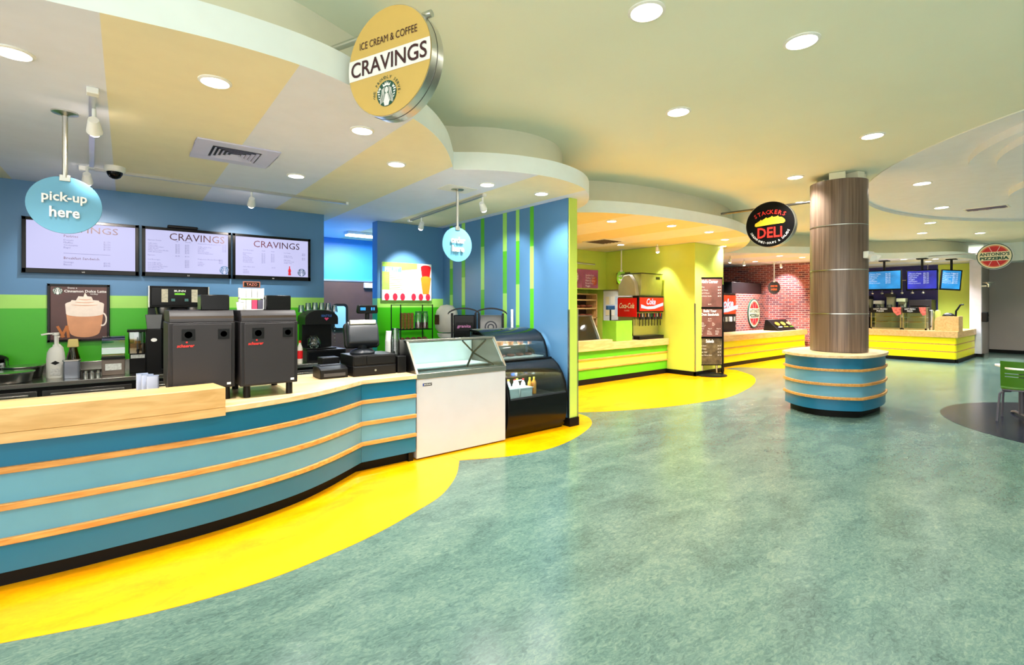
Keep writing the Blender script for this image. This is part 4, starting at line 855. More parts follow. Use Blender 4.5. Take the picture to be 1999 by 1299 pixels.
t = thing('syrup_bottle', 'amber syrup bottle with wooden pump cap', 'bottle', (lx(143, 7.22), 7.22, BC)); B().lathe([(.055, 0), (.06, .02), (.06, .18), (.04, .26), (.032, .3)], n=18).build('body', AMBER, t); B().lathe([(.05, 0), (.052, .14), (0, .14)], (0, 0, .012), 16).build('syrup', mat('syrup', (120, 56, 16), .3), t); B().prism([(-.05, .3), (.05, .3), (.04, .39), (-.04, .39)], -.035, .035, 'y').build('pump_cap', mat('cap_tan', (214, 196, 120), .5), t, bevel=.008)
t = thing('steel_canister', 'square grey canister with a long spoon', 'canister', (lx(141, 6.9), 6.86, BC)); B().prism(rrect(-.065, .065, -.05, .05, .02), 0, .18).build('body', mat('canister_grey', (150, 156, 170), .3, .6), t, bevel=.004); B().prism(rrect(-.072, .072, -.056, .056, .02), .18, .192).build('rim', ALU, t); B().tube([(.01, .02, .12), (0, 0, .25), (-.005, -.005, .29)], .006).build('spoon', DSTEEL, t)
for r in range(2):
    for k in range(5):
        o = B().lathe([(.017, 0), (.019, .012), (.022, .065), (.02, .066), (.016, .014), (0, .012)], n=12).build('shot_glass', mat('shot_dark', (50, 44, 42), .15)); o.location = (lx(161+8*k, 6.9), 6.85+.1*r, BC)
        tag(o, 'small dark espresso shot glass between the canister and the lidded bin', 'glass', 'shot glasses on the back counter')
for k in range(3):
    o = B().lathe([(.02, 0), (.022, .05), (.012, .062), (.012, .075), (0, .076)], n=12).build('salt_shaker', ALU); o.location = (lx(168+12*k, 6.78), 6.74, BC); tag(o, ['left', 'middle', 'right'][k]+' steel shaker in front of the shot glasses', 'shaker', 'steel shakers on the back counter')
x0 = lx(199, 6.95); x1 = lx(244, 6.95)
t = thing('condiment_bin', 'clear domed bin on a brown base with a white control label', 'bin', ((x0+x1)/2, 7.0, BC)); w = (x1-x0)/2
B().prism([(-.14, 0), (.14, 0), (.14, .2), (-.13, .17)], -w, w, 'x').build('base', mat('bin_taupe', (118, 104, 94), .4), t, bevel=.006); B(frame((0, -.139, .09), (0, -1, .1))).flat([(-w*.7, -.035), (w*.7, -.035), (w*.7, .035), (-w*.7, .035)], .003).build('control_label', mat('label_pale', (216, 220, 216), .5, var=.2, scale=50), t)
sh = [(-.13, .18), (-.135, .3), (-.11, .38), (-.05, .42), (.1, .42), (.14, .4), (.14, .2)]
for sx in (-w, w-.004): B().prism(sh, sx, sx+.004, 'x').build('dome_side', GLT, t)
B().prism(sh[:-1]+[(y+.004, z-.004) for y, z in sh[:-1][::-1]], -w, w, 'x').build('dome_front', GLT, t); B().cyl((-w, -.12, .29), (w, -.12, .29), .008).build('handle_bar', ALU, t); B().box(-w-.004, w+.004, -.145, -.13, .175, .195).build('hinge_strip', BLACK, t)
x0 = lx(249, 7.0); x1 = lx(288, 7.0); w = (x1-x0)/2
t = thing('drink_dispenser', 'clear beverage dispenser on a black base with a fruit label', 'dispenser', ((x0+x1)/2, 7.05, BC))
B().box(-w*.8, w*.8, -.12, .14, 0, .22).build('base', BLACK, t, bevel=.006); B().box(-w*.7, w*.7, -.126, -.12, .165, .205).build('base_label', mat('label_pale', (216, 220, 216), .5, var=.2, scale=50), t)
q_ = rrect(-w*.92, w*.92, -.12, .14, .015); B().ribbon(q_+[q_[0]], .22, .46, 0, -.004).build('tank', GLT, t); B().prism(rrect(-w*.88, w*.88, -.11, .13, .015), .221, .33).build('drink', mat('tea_brown', (96, 70, 50), .3), t)
B().prism(rrect(-w*1.05, w*1.05, -.14, .16, .02), .46, .485).build('lid', BLACK, t, bevel=.004); B().box(-w*.35, w*.35, -.1, -.098, .32, .45).build('menu_card', WHITE, t); B().box(-w*.3, w*.3, -.102, -.1, .32, .36).build('fruit_print', ORNG, t); B().cyl((0, -.12, .26), (0, -.16, .25), .014).cyl((0, -.155, .22), (0, -.155, .27), .01).build('tap', BLACK, t)
# dual coffee brewer
x0 = lx(290, 7.0); x1 = lx(404, 7.0); w = (x1-x0)/2
t = thing('coffee_brewer', 'large black dual coffee brewer behind the left espresso machine', 'coffee brewer', ((x0+x1)/2, 7.1, BC))
B().box(-w, w, -.26, .3, .74, .985).build('brew_head', BLACK, t, bevel=.008); B().box(-w+.02, w-.02, -.27, -.26, .76, .97).build('front_plate', GLOSSB, t, bevel=.004); B().box(-w, w, .05, .3, .02, .74).build('tower', DGREY, t, bevel=.005); B().box(-w, w, -.26, .3, 0, .03).build('base', BLACK, t, bevel=.004); B().box(-w-.006, -w+.004, -.26, .3, .74, .985).box(w-.004, w+.006, -.26, .3, .74, .985).build('side_plate', STEEL, t)
for sx in (-.5, .5):
    B().lathe([(.06, .6), (.085, .72), (.085, .74)], (sx*w, -.14, 0), 18).build('brew_funnel', DSTEEL, t); B().box(sx*w-.03, sx*w+.03, -.275, -.268, .8, .95).build('switch_plate', mat('switch_cream', (210, 204, 180), .4, var=.2, scale=60), t)
    B().lathe([(.09, .03), (.095, .05), (.095, .42), (.06, .5), (0, .5)], (sx*w, -.12, 0), 20).build('airpot', BLACK, t)
    B().box(sx*.45*w-.018, sx*.45*w+.018, -.274, -.268, .81, .84).build('button', mat('button_teal', (70, 120, 120), .4), t)
text(B(frame((0, -.271, .93), (0, -1, 0))), 'BUNN', 0, 0, w=.11, h=.025, z=.001, bold=.03).build('lettering', TXW, t); B().box(-.05, .05, -.273, -.27, .885, .905).build('led_display', mat('led_green', (120, 220, 40), .3, emit=.6, var=0), t)
t = thing('coffee_grinder', 'black grinder with an oval badge beside the drink dispenser', 'grinder', (lx(300, 6.74), 6.73, BC)); B().box(-.07, .07, -.07, .1, 0, .5).build('body', BLACK, t, bevel=.01); B().prism([(-.06, .5), (.06, .5), (.075, .66), (-.075, .66)], -.06, .09, 'y').build('hopper', mat('hopper_grey', (96, 98, 100), .3), t, bevel=.004); B(frame((0, -.071, .38), (0, -1, 0))).flat(ell(0, 0, .028, .02, 18), .001).build('badge', TXW, t)
# second coffee maker and its neighbours
xm = lx(622, 6.95)
t = thing('brewer_stand', 'low black stand under the decanter brewer', 'stand', (xm+.05, 6.95, BC)); B().box(-.26, .26, -.2, .2, 0, .16).build('body', BLACK, t, bevel=.006); B().box(-.24, .24, -.205, -.2, .02, .14).build('front', GLOSSB, t, bevel=.003)
t = thing('decanter_brewer', 'black decanter coffee maker near the brown door', 'coffee maker', (xm, 6.98, BC+.161))
B().box(-.2, .2, .04, .2, 0, .42).build('column', BLACK, t, bevel=.008); B().prism(arc(0, .42, .22, .12, 180, 0, 14)+[(.22, .34), (-.22, .34)], -.18, .2, 'y').build('hood', BLACK, t, bevel=.004); B().box(-.2, .2, -.17, .2, 0, .02).build('warmer_base', BLACK, t, bevel=.004)
text(B(frame((.06, -.181, .46), (0, -1, 0))), 'SEATTLE', 0, 0, w=.14, h=.03, z=.002, bold=.02).build('lettering', mat('logo_blue', (50, 96, 170), .4, var=0), t); B(frame((.06, -.181, .415), (0, -1, 0))).flat([(-.03, .01), (-.015, .022), (0, .012), (.015, .022), (.03, .01), (0, -.022)], .002).build('heart_mark', mat('logo_pink', (214, 60, 110), .4, var=0), t)
for k in range(5): B().cyl((.17, -.182, .1+.05*k), (.17, -.187, .1+.05*k), .007, n=8).build('button', ALU, t)
t = thing('glass_decanter', 'round glass coffee decanter on the warmer', 'decanter', (xm-.08, 6.88, BC+.182)); B().lathe([(.06, 0), (.085, .03), (.09, .07), (.07, .12), (.045, .15), (.05, .165)], n=20).build('bowl', GLT, t); B().tube([(-.05, -.03, .15), (-.1, -.05, .13), (-.1, -.05, .06)], .009).build('handle', BLACK, t); B().lathe([(.048, .155), (.05, .17), (0, .172)], n=16).build('lid', BLACK, t)
for k in range(6):
    o = B().lathe([(.042, 0), (.042, .012), (.032, .1), (.03, .1), (.039, .012)], n=16).build('drinking_glass', GLT); o.location = (xm-.225+.09*k, 6.97, BC+.161+.541-(0, .0055, .035)[int(abs(k-2.5))]); tag(o, 'upturned clear glass on top of the decanter coffee maker', 'glass', 'glasses on the coffee maker')
bottle('sauce_bottle', 'small red capped bottle beside the decanter coffee maker', 'bottle', (xm-.3, 6.75, BC), .035, .3, mat('sauce_white', (220, 214, 200), .4), RED, RED)
bottle('sauce_bottle', 'dark sauce bottle next to the red capped one', 'bottle', (xm-.4, 6.78, BC), .035, .34, DKB, BLACK, None)

# ------------------------------------------------------------------ alcove by the striped wall
t = thing('alcove_counter', 'steel counter in the alcove below the fruit board', 'counter', (3.8, 7.1, 0)); B().box(3.24, 4.42, 6.8, 7.52, BC-.04, BC).build('steel_top', STEEL, t, bevel=.004, world=True); B().box(3.26, 4.4, 6.86, 7.5, .1, BC-.04).build('cabinet_body', BLACK, t, world=True); B().box(3.3, 4.4, 6.95, 7.5, 0, .1).build('plinth', BASEB, t, world=True)
t = thing('side_counter', 'black counter along the striped wall behind the pastry case', 'counter', (4.1, 6.0, 0)); B().box(3.82, 4.42, 5.32, 6.75, .84, .88).build('top', GLOSSB, t, bevel=.004, world=True); B().box(3.86, 4.42, 5.35, 6.74, .0, .84).build('cabinet_body', BLACK, t, world=True)
xa, xb = lx(781, 7.0), lx(843, 7.0)
t = thing('wire_rack', 'black wire rack with two shelves below the fruit board', 'rack', ((xa+xb)/2, 7.15, BC)); w = (xb-xa)/2
for sx in (-w, w):
    for y in (-.17, .17): B().cyl((sx, y, 0), (sx, y, .78), .009, n=8).build('post', BLACK, t)
for z in (.12, .38, .77):
    b = B().box(-w, w, -.175, -.163, z-.006, z+.006).box(-w, w, .163, .175, z-.006, z+.006).box(-w-.006, -w+.006, -.17, .17, z-.006, z+.006).box(w-.006, w+.006, -.17, .17, z-.006, z+.006)
    for k in range(11): b.box(-w+2*w*k/11, -w+2*w*k/11+.005, -.17, .17, z-.004, z+.003)
    b.build('wire_shelf', BLACK, t, smooth=False)
RZ = BC+.3865
for k in range(4):
    t = thing('cone_stack', ['first', 'second', 'third', 'fourth'][k]+' stack of sugar cones on the wire rack, counted from the left', 'cones', (xa+.07+.062*k, 7.1, RZ), 0, 'sugar cone stacks')
    b = B()
    for j in range(6): b.lathe([(.018, 0), (.029, .05), (.031, .052), (.025, .052)], (0, 0, .036*j), 12)
    b.build('cones', CONE, t); B().lathe([(.026, .232), (.024, .256), (0, .26)], n=12).build('top_cone', CONE, t)
for k in range(2):
    t = thing('topping_jar', ['large', 'small'][k]+' clear jar of candy on the wire rack', 'jar', (xa+.38+.12*k, 7.12, RZ), 0, 'candy jars'); r = .065-.012*k
    B().lathe([(r, 0), (r, .2), (r*.8, .24), (r*.8, .25)], n=18).build('jar', GLT, t); B().lathe([(r*.92, .004), (r*.92, .1), (0, .105)], n=16).build('candy', mat('candy_mix', (150, 90, 60), .6, var=.8, scale=50), t); B().lathe([(r*.86, .25), (r*.86, .28), (0, .285)], n=18).build('lid', mat('lid_green', (60, 150, 60), .4), t)
for k in range(5):
    t = thing('topping_tub', ['first', 'second', 'third', 'fourth', 'fifth'][k]+' small tub of toppings on the lower shelf of the wire rack', 'tub', (xa+.07+.1*k, 7.08, BC+.1265), 0, 'topping tubs'); B().prism(rrect(-.042, .042, -.06, .06, .012), 0, .1).build('tub', mat('tub_clear', (150, 150, 140), .3), t, bevel=.004); B().ball((0, 0, .1), (.04, .055, .03), 10, 6).build('topping', mat('topping_brown', (120, 60, 50), .7, var=.6, scale=60), t)
# white cup canister and two frozen drink machines
x, y = 4.19, 7.02
t = thing('white_canister', 'bulbous white canister with a dark picture label', 'canister', (x, y, BC)); B().lathe([(.1, 0), (.11, .05), (.08, .12), (.05, .16), (.05, .2), (.14, .24), (.16, .3)], n=24).build('pedestal', WHITE, t); B().lathe([(.14, .32), (.19, .38), (.2, .55), (.17, .68), (.1, .76), (0, .78)], n=24).build('drum', mat('canister_white', (226, 222, 210), .35), t)
B(frame((-.195, -.03, .53), (-1, -.15, 0))).flat([(-.06, -.08), (.06, -.08), (.06, .08), (-.06, .08)], .012).build('picture_label', mat('label_brown', (92, 50, 40), .5, var=.5, scale=30), t)
for k, (x, y) in enumerate(((3.96, 6.12), (4.17, 5.74))):
    t = thing('frozen_drink_machine', ['left black arched drink machine with a pink logo panel', 'right black arched drink machine with a round vented panel'][k], 'drink machine', (x, y, .881), math.radians(54), 'arched drink machines')
    w = .185; M = frame((-.2, 0, 0), (-1, 0, 0))
    B().box(-.18, .16, -w+.02, w-.02, 0, .16).build('base', BLACK, t, bevel=.008); B().box(-.12, .12, -w+.03, w-.03, .16, .53).build('tank', mat('tank_grey', (120, 120, 118), .3) if k else GLOSSB, t, bevel=.01)
    for s in (-1, 1): B(M).box(s*w-.03 if s > 0 else -w, s*w if s > 0 else -w+.03, 0, .56, -.03, .03).build('arch_post', BLACK, t, bevel=.004)
    B(M).prism(arc(0, .54, w+.05, .1, 170, 10, 14)+arc(0, .522, w+.045, .095, 10, 170, 14), -.03, .03).build('arch_top', GLOSSB, t)
    Mf = frame((-.121, 0, .36), (-1, 0, 0))
    if k == 0:
        B(Mf).flat([(-.12, -.06), (.12, -.06), (.12, .06), (-.12, .06)], .003).build('logo_panel', BLACK, t); text(B(Mf), 'granita', 0, 0, w=.2, h=.055, z=.006, shear=.2, bold=.02).build('lettering', mat('logo_mauve', (190, 120, 170), .4, var=0), t)
    else:
        for r in (.09, .07, .05, .03): B(Mf).flat(ell(0, 0, r, r, 24), .002+(.1-r)*.02).build('vent_ring', DGREY if r in (.09, .05) else mat('tank_grey', (120, 120, 118), .3), t)
    B().cyl((-.18, 0, .16), (-.18, 0, .21), .02).cyl((-.2, 0, .2), (-.13, 0, .2), .018).build('tap', BLACK, t)
y, _ = atX(997, 620, 4.36)
t = thing('lid_stack', 'tall thin stack of white lids against the striped wall', 'lids', (4.385, y+.0, .88)); b = B()
for k in range(44): b.lathe([(.018, 0), (.022, .004), (.018, .012)], (0, 0, .014*k), 10)
b.build('lids', mat('lid_white', (235, 238, 240), .4), t); B().lathe([(.03, 0), (.03, .008), (0, .008)], n=14).build('base', BLACK, t)

# ------------------------------------------------------------------ wooden column and its blue planter base
CX, CY = 8.42, 2.66
def bulged(half, bul, n=14, rot=0):
    pts = []
    for k in range(4):
        a = k*PI/2+rot; c, s = math.cos(a), math.sin(a)
        for i in range(n):
            hv, hu, bb_ = (half[0], half[1], bul[0]) if k % 2 == 0 else (half[1], half[0], bul[1])
            t_ = i/n; u = -hu+2*hu*t_; v = hv+bb_*(1-(2*t_-1)**2)
            pts.append((v*c-u*s*1.0, v*s+u*c))
    return pts
def closed(p): return p+[p[0]]
pb = [(CX+x, CY+.045+y) for x, y in bulged((.55, .49), (.3, .06))]
pb = pb[::-1]     # clockwise so that offsets point outwards
t = thing('column_counter', 'blue striped curved counter around the wooden column', 'counter', (CX, CY, 0))
def loop_ribbon(z0, z1, d0, d1): return B().ribbon(closed(pb), z0, z1, d0, d1)
def outset(p, d):
    cx = sum(q[0] for q in p)/len(p); cy = sum(q[1] for q in p)/len(p)
    return [(q[0]+(q[0]-cx)/math.hypot(q[0]-cx, q[1]-cy)*d, q[1]+(q[1]-cy)/math.hypot(q[0]-cx, q[1]-cy)*d) for q in p]
for z0, z1, m in ROWS(TEAL, SKY): B().prism(pb, z0, z1).build('panel', m, t, world=True)
for z0, z1 in ((.253, .289), (.44, .477), (.64, .675)): B().prism(outset(pb, .03), z0, z1).build('trim_strip', STRIP, t, bevel=.004, world=True)
B().prism(outset(pb, -.08), 0, .10).build('kick_board', BASEB, t, world=True)
B().prism(outset(pb, .045), .825, .866).build('top', WOODT, t, bevel=.004, world=True)
t = thing('round_column', 'round wood laminate column with metal seams', 'column', (CX, CY, .8665)); R = .369
zs = [.8665]+[H+(597-py)*6.97/FOC for py in (613, 526, 437)]+[3.4]
for k in range(4):
    B().lathe([(R, zs[k]+.008), (R, zs[k+1]-.008)], (CX, CY, 0), 64).build('laminate_sleeve', COLWOOD, t, world=True)
    if k: B().lathe([(R-.008, zs[k]-.008), (R+.004, zs[k]-.006), (R+.004, zs[k]+.006), (R-.008, zs[k]+.008)], (CX, CY, 0), 64).build('metal_seam', ALU, t, world=True)
B().lathe([(R-.01, .8665), (R-.01, 3.38)], (CX, CY, 0), 48).build('core', DGREY, t, world=True)
for a, ww in ((3.4, .2), (4.4, .14), (5.2, .08), (1.0, .2)):
    M = Matrix.Translation((CX, CY, 0)) @ Matrix.Rotation(a, 4, 'Z'); B(M).box(.16, .34, -ww/2, ww/2, 3.37, ZC-.004).build('ceiling_bracket', RISER, t, bevel=.006, world=True)
va = math.atan2(-.62, -.1); px_, py_ = CX+R*math.cos(va), CY+R*math.sin(va)
t = thing('emergency_light', 'white twin-head emergency light on the right side of the column', 'emergency light', (px_, py_, 2.2)); M = frame((px_, py_, 2.28), (math.cos(va), math.sin(va), 0))
B(M).box(-.09, .09, -.05, .05, 0, .07).build('case', WHITE, t, bevel=.01, world=True)
for s in (-1, 1): B(M).cyl((s*.05, -.02, .07), (s*.08, -.06, .13), .035, .05, 16).build('lamp_head', WHITE, t, world=True)

# ------------------------------------------------------------------ deli stall
DZ = .80
t = thing('deli_counter', 'green and lime striped deli counter', 'counter', (7.2, 6.8, 0))
DF = [(4.62, 6.5), (9.72, 6.5)]
def bar_front(t, F, rows, kick, strips):
    for z0, z1, m in rows: B().ribbon(F, z0, z1, -.02, 0).build('panel', m, t, world=True)
    for z0, z1 in strips: B().ribbon(F, z0, z1, -.02, .024).build('trim_strip', STRIP, t, bevel=.004, world=True)
    B().ribbon(F, 0, kick, -.05, .004).build('kick_board', BASEB, t, world=True)
    B().ribbon(F, kick, rows[-1][1], -.5, -.02).build('carcass', BLACK, t, world=True)
bar_front(t, DF, [(.11, .30, DGREEN), (.33, .48, LIMEP), (.51, .66, DGREEN)], .11, [(.30, .33), (.48, .51)])
B().box(4.62, 9.72, 6.44, 7.25, .66, DZ).build('wood_top', WOOD, t, bevel=.004, world=True)
B().box(4.62, 7.75, 6.45, 6.62, DZ, .86).build('raised_edge', WOOD, t, bevel=.004, world=True)
# sneeze guard
t = thing('sneeze_guard', 'glass sneeze guard with steel edge on the deli counter', 'glass guard', (6.2, 6.8, DZ))
xr = 7.62; pr = [(6.64, DZ+.001), (6.9, 1.33)]
B().prism([(6.64, .806), (6.65, .806), (6.905, 1.33), (6.895, 1.33)], 4.65, xr, 'x').build('front_glass', GL, t, world=True); B().box(4.65, xr, 6.88, 7.2, 1.33, 1.345).build('top_shelf', STEEL, t, world=True)
B().prism([(6.63, .801), (6.66, .801), (6.92, 1.345), (6.89, 1.345)], xr-.03, xr, 'x').build('end_rail', STEEL, t, world=True); B().prism([(6.65, .801), (7.2, .801), (7.2, 1.33), (6.9, 1.33)], xr-.02, xr-.014, 'x').build('end_glass', GL, t, world=True)
B().cyl((7.0, 7.0, .801), (7.0, 7.0, 1.33), .02).build('post', STEEL, t, world=True)
B().box(4.65, xr-.05, 6.72, 7.2, .801, .83).build('food_well', mat('well_white', (228, 230, 226), .35), t, world=True)
# till box
x0, x1, y0, y1 = 8.05, 8.58, 6.6, 6.98
t = thing('till_shield', 'lime green square till shield on the deli counter', 'till shield', ((x0+x1)/2, (y0+y1)/2, DZ)); B().box(x0, x1, y0, y0+.02, .801, 1.23).build('front_board', mat('shield_green', (140, 212, 60), .35), t, bevel=.002, world=True); B().box(x0, x0+.02, y0+.021, y1, .801, 1.23).build('side_board', mat('shield_green', (140, 212, 60), .35), t, bevel=.002, world=True)
t = thing('deli_till', 'black till with blue customer display behind the green shield', 'till', (8.33, 6.83, DZ+.001)); B().box(-.18, .18, -.13, .13, 0, .12).build('drawer', BLACK, t, bevel=.006); B().cyl((0, 0, .12), (0, 0, .3), .05).build('stand', BLACK, t); B().prism([(-.1, .3), (.08, .3), (.04, .44), (-.08, .4)], -.17, .17, 'x').build('terminal', BLACK, t, bevel=.01); B().cyl((-.1, .08, .12), (-.1, .08, .66), .018).build('display_pole', BLACK, t); B().box(-.22, .02, .05, .11, .66, .75).build('display_head', mat('display_blue', (36, 96, 190), .35), t, bevel=.008)
# soda fountain with ice machine
x0, x1, y0, y1 = 8.74, 9.68, 6.6, 7.12
t = thing('soda_fountain', 'red soda fountain with lit header on the deli counter', 'soda fountain', ((x0+x1)/2, 6.85, DZ)); b = lambda: B(Matrix.Translation((x0, y0, 0))); w = x1-x0
b().box(0, w, .12, .52, .801, 1.75).build('cabinet', mat('fountain_steel', (150, 156, 120), .35, .4), t, bevel=.006, world=True); b().box(0, w, -.05, .12, 1.40, 1.77).build('header_box', BLACK, t, bevel=.02, world=True)
b().box(.03, w-.03, -.058, -.05, 1.43, 1.73).build('header_panel', REDLIT, t, world=True); b().box(.02, w-.02, -.06, .1, .801, .88).build('drip_tray', BLACK, t, bevel=.006, world=True)
M = frame((x0+w*.5, y0-.059, 1.6), (0, -1, 0)); text(B(M), 'Coke', -.03, .04, w=.34, h=.14, z=.002, shear=.25, bold=.03).build('lettering', SCRWH, t, world=True)
B(M).flat([(-.4, -.02), (-.2, -.07), (.05, -.06), (.42, .02), (.42, -.05), (.1, -.12), (-.15, -.13), (-.4, -.1)], .002).build('wave_print', SCRWH, t, world=True)
for k in range(8):
    b().cyl((.09+.11*k, -.02, 1.24), (.09+.11*k, -.02, 1.38), .028, .036, 12).build('nozzle', DGREY if k % 2 else BLACK, t, world=True); b().box(.055+.11*k, .125+.11*k, -.035, -.02, 1.3, 1.38).build('flavour_tag', [RED, WHITE, ORNG, WHITE, mat('tag_green', (60, 150, 70), .4), RED, WHITE, RED][k], t, world=True)
    b().box(.08+.11*k, .1+.11*k, -.01, 0, 1.1, 1.24).build('lever', BLACK, t, world=True)
b().box(0, w, .1, .125, .88, 1.4).build('splash_panel', STEEL, t, world=True)
B().box(x0-.012, x0, y0, y1, 1.30, 1.72).build('side_panel', RED, t, world=True); M = frame((x0-.013, (y0+y1)/2, 1.53), (-1, 0, 0))
text(B(M), 'Coca-Cola', 0, .02, w=.42, h=.12, z=.002, shear=.2, bold=.02).build('lettering', TXW, t, world=True); text(B(M), 'CLASSIC', 0, -.09, w=.14, h=.03, z=.002).build('lettering', TXW, t, world=True)
t = thing('ice_machine', 'grey ice machine on top of the soda fountain', 'ice machine', ((x0+x1)/2, 6.85, 1.772)); IMG = mat('ice_machine_steel', (168, 176, 120), .35, .5); B(Matrix.Translation((x0, y0, 0))).prism([(.5, 1.772), (.0, 1.772), (-.03, 1.95), (-.03, 2.26), (.5, 2.26)][::-1], 0.12, w-.04, 'x').build('cabinet', IMG, t, bevel=.006, world=True)
B(Matrix.Translation((x0, y0, 0))).box(.1, w-.02, -.04, .52, 2.26, 2.275).build('top_lid', BLACK, t, world=True); B(Matrix.Translation((x0, y0, 0))).box(w-.28, w-.14, -.036, -.03, 2.14, 2.2).build('badge', BLACK, t, world=True); B(Matrix.Translation((x0, y0, 0))).prism([(.02, 1.772), (.52, 1.772), (.5, 2.0), (.36, 2.22), (.2, 2.24), (.06, 2.05)], .0, .118, 'x').build('curved_chute', mat('chute_grey', (190, 190, 186), .3, .3), t, bevel=.006, world=True)
# deli hanging sign, menus, bread rack, notices
cc = Vector((8.6, 6.9, 2.0)); xh, yh = atZ(1213, 487, ZS+.004); k_ = 1.0
hang_sign('hanging_sign', 'small lime green oval hanging sign over the deli counter', (xh, yh, H+(597-543)*math.hypot(xh, yh)*.985/FOC), (-.7, -.7, 0), .18, ZS+.004, [('order', .045, .14, .06), ('here', -.045, .12, .06)], mat('sign_lime', (150, 220, 20), .4), TXW, pole=WHITE, sx=.62)
for k, (pa, pb_, lab) in enumerate(((1100, 1137, 'left deli menu panel with a pale oval'), (1139, 1168, 'right deli menu panel with photographs'))):
    x0, z1 = atY(pa, 516, 8.27); x1, _ = atY(pb_, 520, 8.27); z0 = 1.99; z1 = 2.45; t = thing('deli_menu_board', lab, 'menu board', ((x0+x1)/2, 8.3, z0), 0, 'deli menu panels'); M = frame(((x0+x1)/2, 8.28, (z0+z1)/2), (0, -1, 0)); w, h = (x1-x0)/2, (z1-z0)/2
    B(M).box(-w, w, -h, h, -.03, 0).build('panel', mat('menu_maroon_glow', (150, 70, 78), .4, emit=.4, var=.3, scale=6), t, world=True)  # emission added to the maroon to brighten the panel
    if k == 0: B(M).flat(ell(0, .03, w*.6, h*.75, 28), .002).build('oval_print', mat('menu_pale', (236, 214, 214), .5, var=.15, scale=10), t, world=True)
    else: B(M).flat(ell(w*.5, -.05, w*.35, h*.5, 14), .002).build('photo_print', mat('menu_food', (216, 96, 70), .5, var=.5, scale=14), t, world=True)
    lines(t, M, TXW if k else TXD, [('Sandwiches\nTurkey Club\nHam & Swiss\nRoast Beef\nVeggie', -w*.7 if k else -w*.4, h*.5, 'LEFT', 1.6)], .03)
x1 = 9.62; x0 = 7.0; YR = 8.52
t = thing('bread_rack', 'wooden bread rack with shelves in the deli recess', 'rack', (8.4, 8.7, 0))
for x in (x0, 7.87, 8.75, x1-.03): B().box(x, x+.035, YR, YR+.36, .1, 1.86).build('upright', WOOD, t, world=True)
for z in (.3, .7, 1.0, 1.22, 1.46, 1.68, 1.83): B().box(x0, x1, YR, YR+.36, z, z+.03).build('shelf', WOOD, t, world=True)
B().box(x0, x1, YR+.36, YR+.38, .0, 1.86).build('back', mat('rack_back', (74, 46, 34), .6), t, world=True)
for r, z in enumerate((1.031, 1.251, 1.491)):
    for k in range(7):
        x = 8.04+.235*k
        if x > 9.46 or abs(x-8.77) < .14: continue
        o = B().ball((0, 0, .045), (.1, .12, .045), 12, 6).build('bread_loaf', mat('loaf_dark', (128, 66, 40), .7, var=.3, scale=12)); o.location = (x, YR+.16, z)
        tag(o, 'brown bread loaf on the '+['lowest filled', 'middle', 'top filled'][r]+' shelf of the deli bread rack', 'bread', 'loaves in the bread rack')
t = thing('notice_board', 'white notice board with papers on the deli side wall', 'notice board', (9.72, 8.1, 1.0)); y1 = atX(1179, 600, 9.72)[0]; y0 = 7.3
B().box(9.7, 9.735, y0, y1, .95, 1.95).build('board', mat('board_grey_white', (214, 220, 224), .4), t, world=True); B().box(9.69, 9.7, y0, y1, 1.93, 1.96).build('rail', ALU, t, world=True)
for k in range(6): B().box(9.694, 9.698, y1-.2-.16*(k % 3), y1-.08-.16*(k % 3), 1.3+.28*(k//3), 1.5+.28*(k//3)).build('paper', [mat('note_cream', (230, 220, 180), .6), WHITE, mat('note_blue', (190, 210, 230), .6)][k % 3], t, world=True)
t = thing('framed_notice', 'small framed notice on the deli side wall', 'picture frame', (9.72, 7.75, 2.1)); B().box(9.705, 9.737, 7.55, 7.95, 2.1, 2.38).build('frame', mat('frame_olive', (110, 110, 50), .5), t, bevel=.004, world=True); B().box(9.7, 9.706, 7.6, 7.9, 2.14, 2.34).build('paper', WHITE, t, world=True)
def grille(label, x0, x1, y0, y1, z, n, m=None):
    t = thing('air_grille', label, 'air vent', ((x0+x1)/2, (y0+y1)/2, z)); w, h = (x1-x0)/2, (y1-y0)/2
    B().box(-w, w, -h, h, -.006, 0).build('backing', m or mat('grille_brown', (84, 66, 54), .6), t, smooth=False)
    for k in range(n): B().box(-w, w, -h+2*h*(k+.2)/n, -h+2*h*(k+.6)/n, -.012, -.006).build('slat', m or mat('grille_brown', (84, 66, 54), .6), t, smooth=False)
    B().box(-w-.03, w+.03, -h-.03, -h, -.014, 0).box(-w-.03, w+.03, h, h+.03, -.014, 0).box(-w-.03, -w, -h, h, -.014, 0).box(w, w+.03, -h, h, -.014, 0).build('frame', WHITE, t, smooth=False)
grille('dark square return grille in the deli soffit', 7.77, 8.35, 6.68, 7.26, ZS+.004, 6)
grille('small pale vent at the rear of the deli soffit', 7.3, 7.85, 7.75, 8.2, ZS+.004, 4, mat('grille_pale', (150, 150, 120), .6))
grille('long purple grey grille in the white ceiling coffer', 13.6, 13.95, 1.42, 2.02, ZC+.05, 3, mat('grille_purple', (108, 92, 124), .6))
t = thing('curtain_rail', 'thin steel light rail above the deli menus', 'rail', (7.9, 8.0, 2.5)); B().cyl((5.0, 8.05, 2.6), (9.0, 8.05, 2.56), .02).build('rail', ALU, t, world=True)
for x in (6.5, 8.6): B().cyl((x, 8.05, 2.58), (x, 8.32, 2.62), .012).build('bracket', ALU, t, world=True)

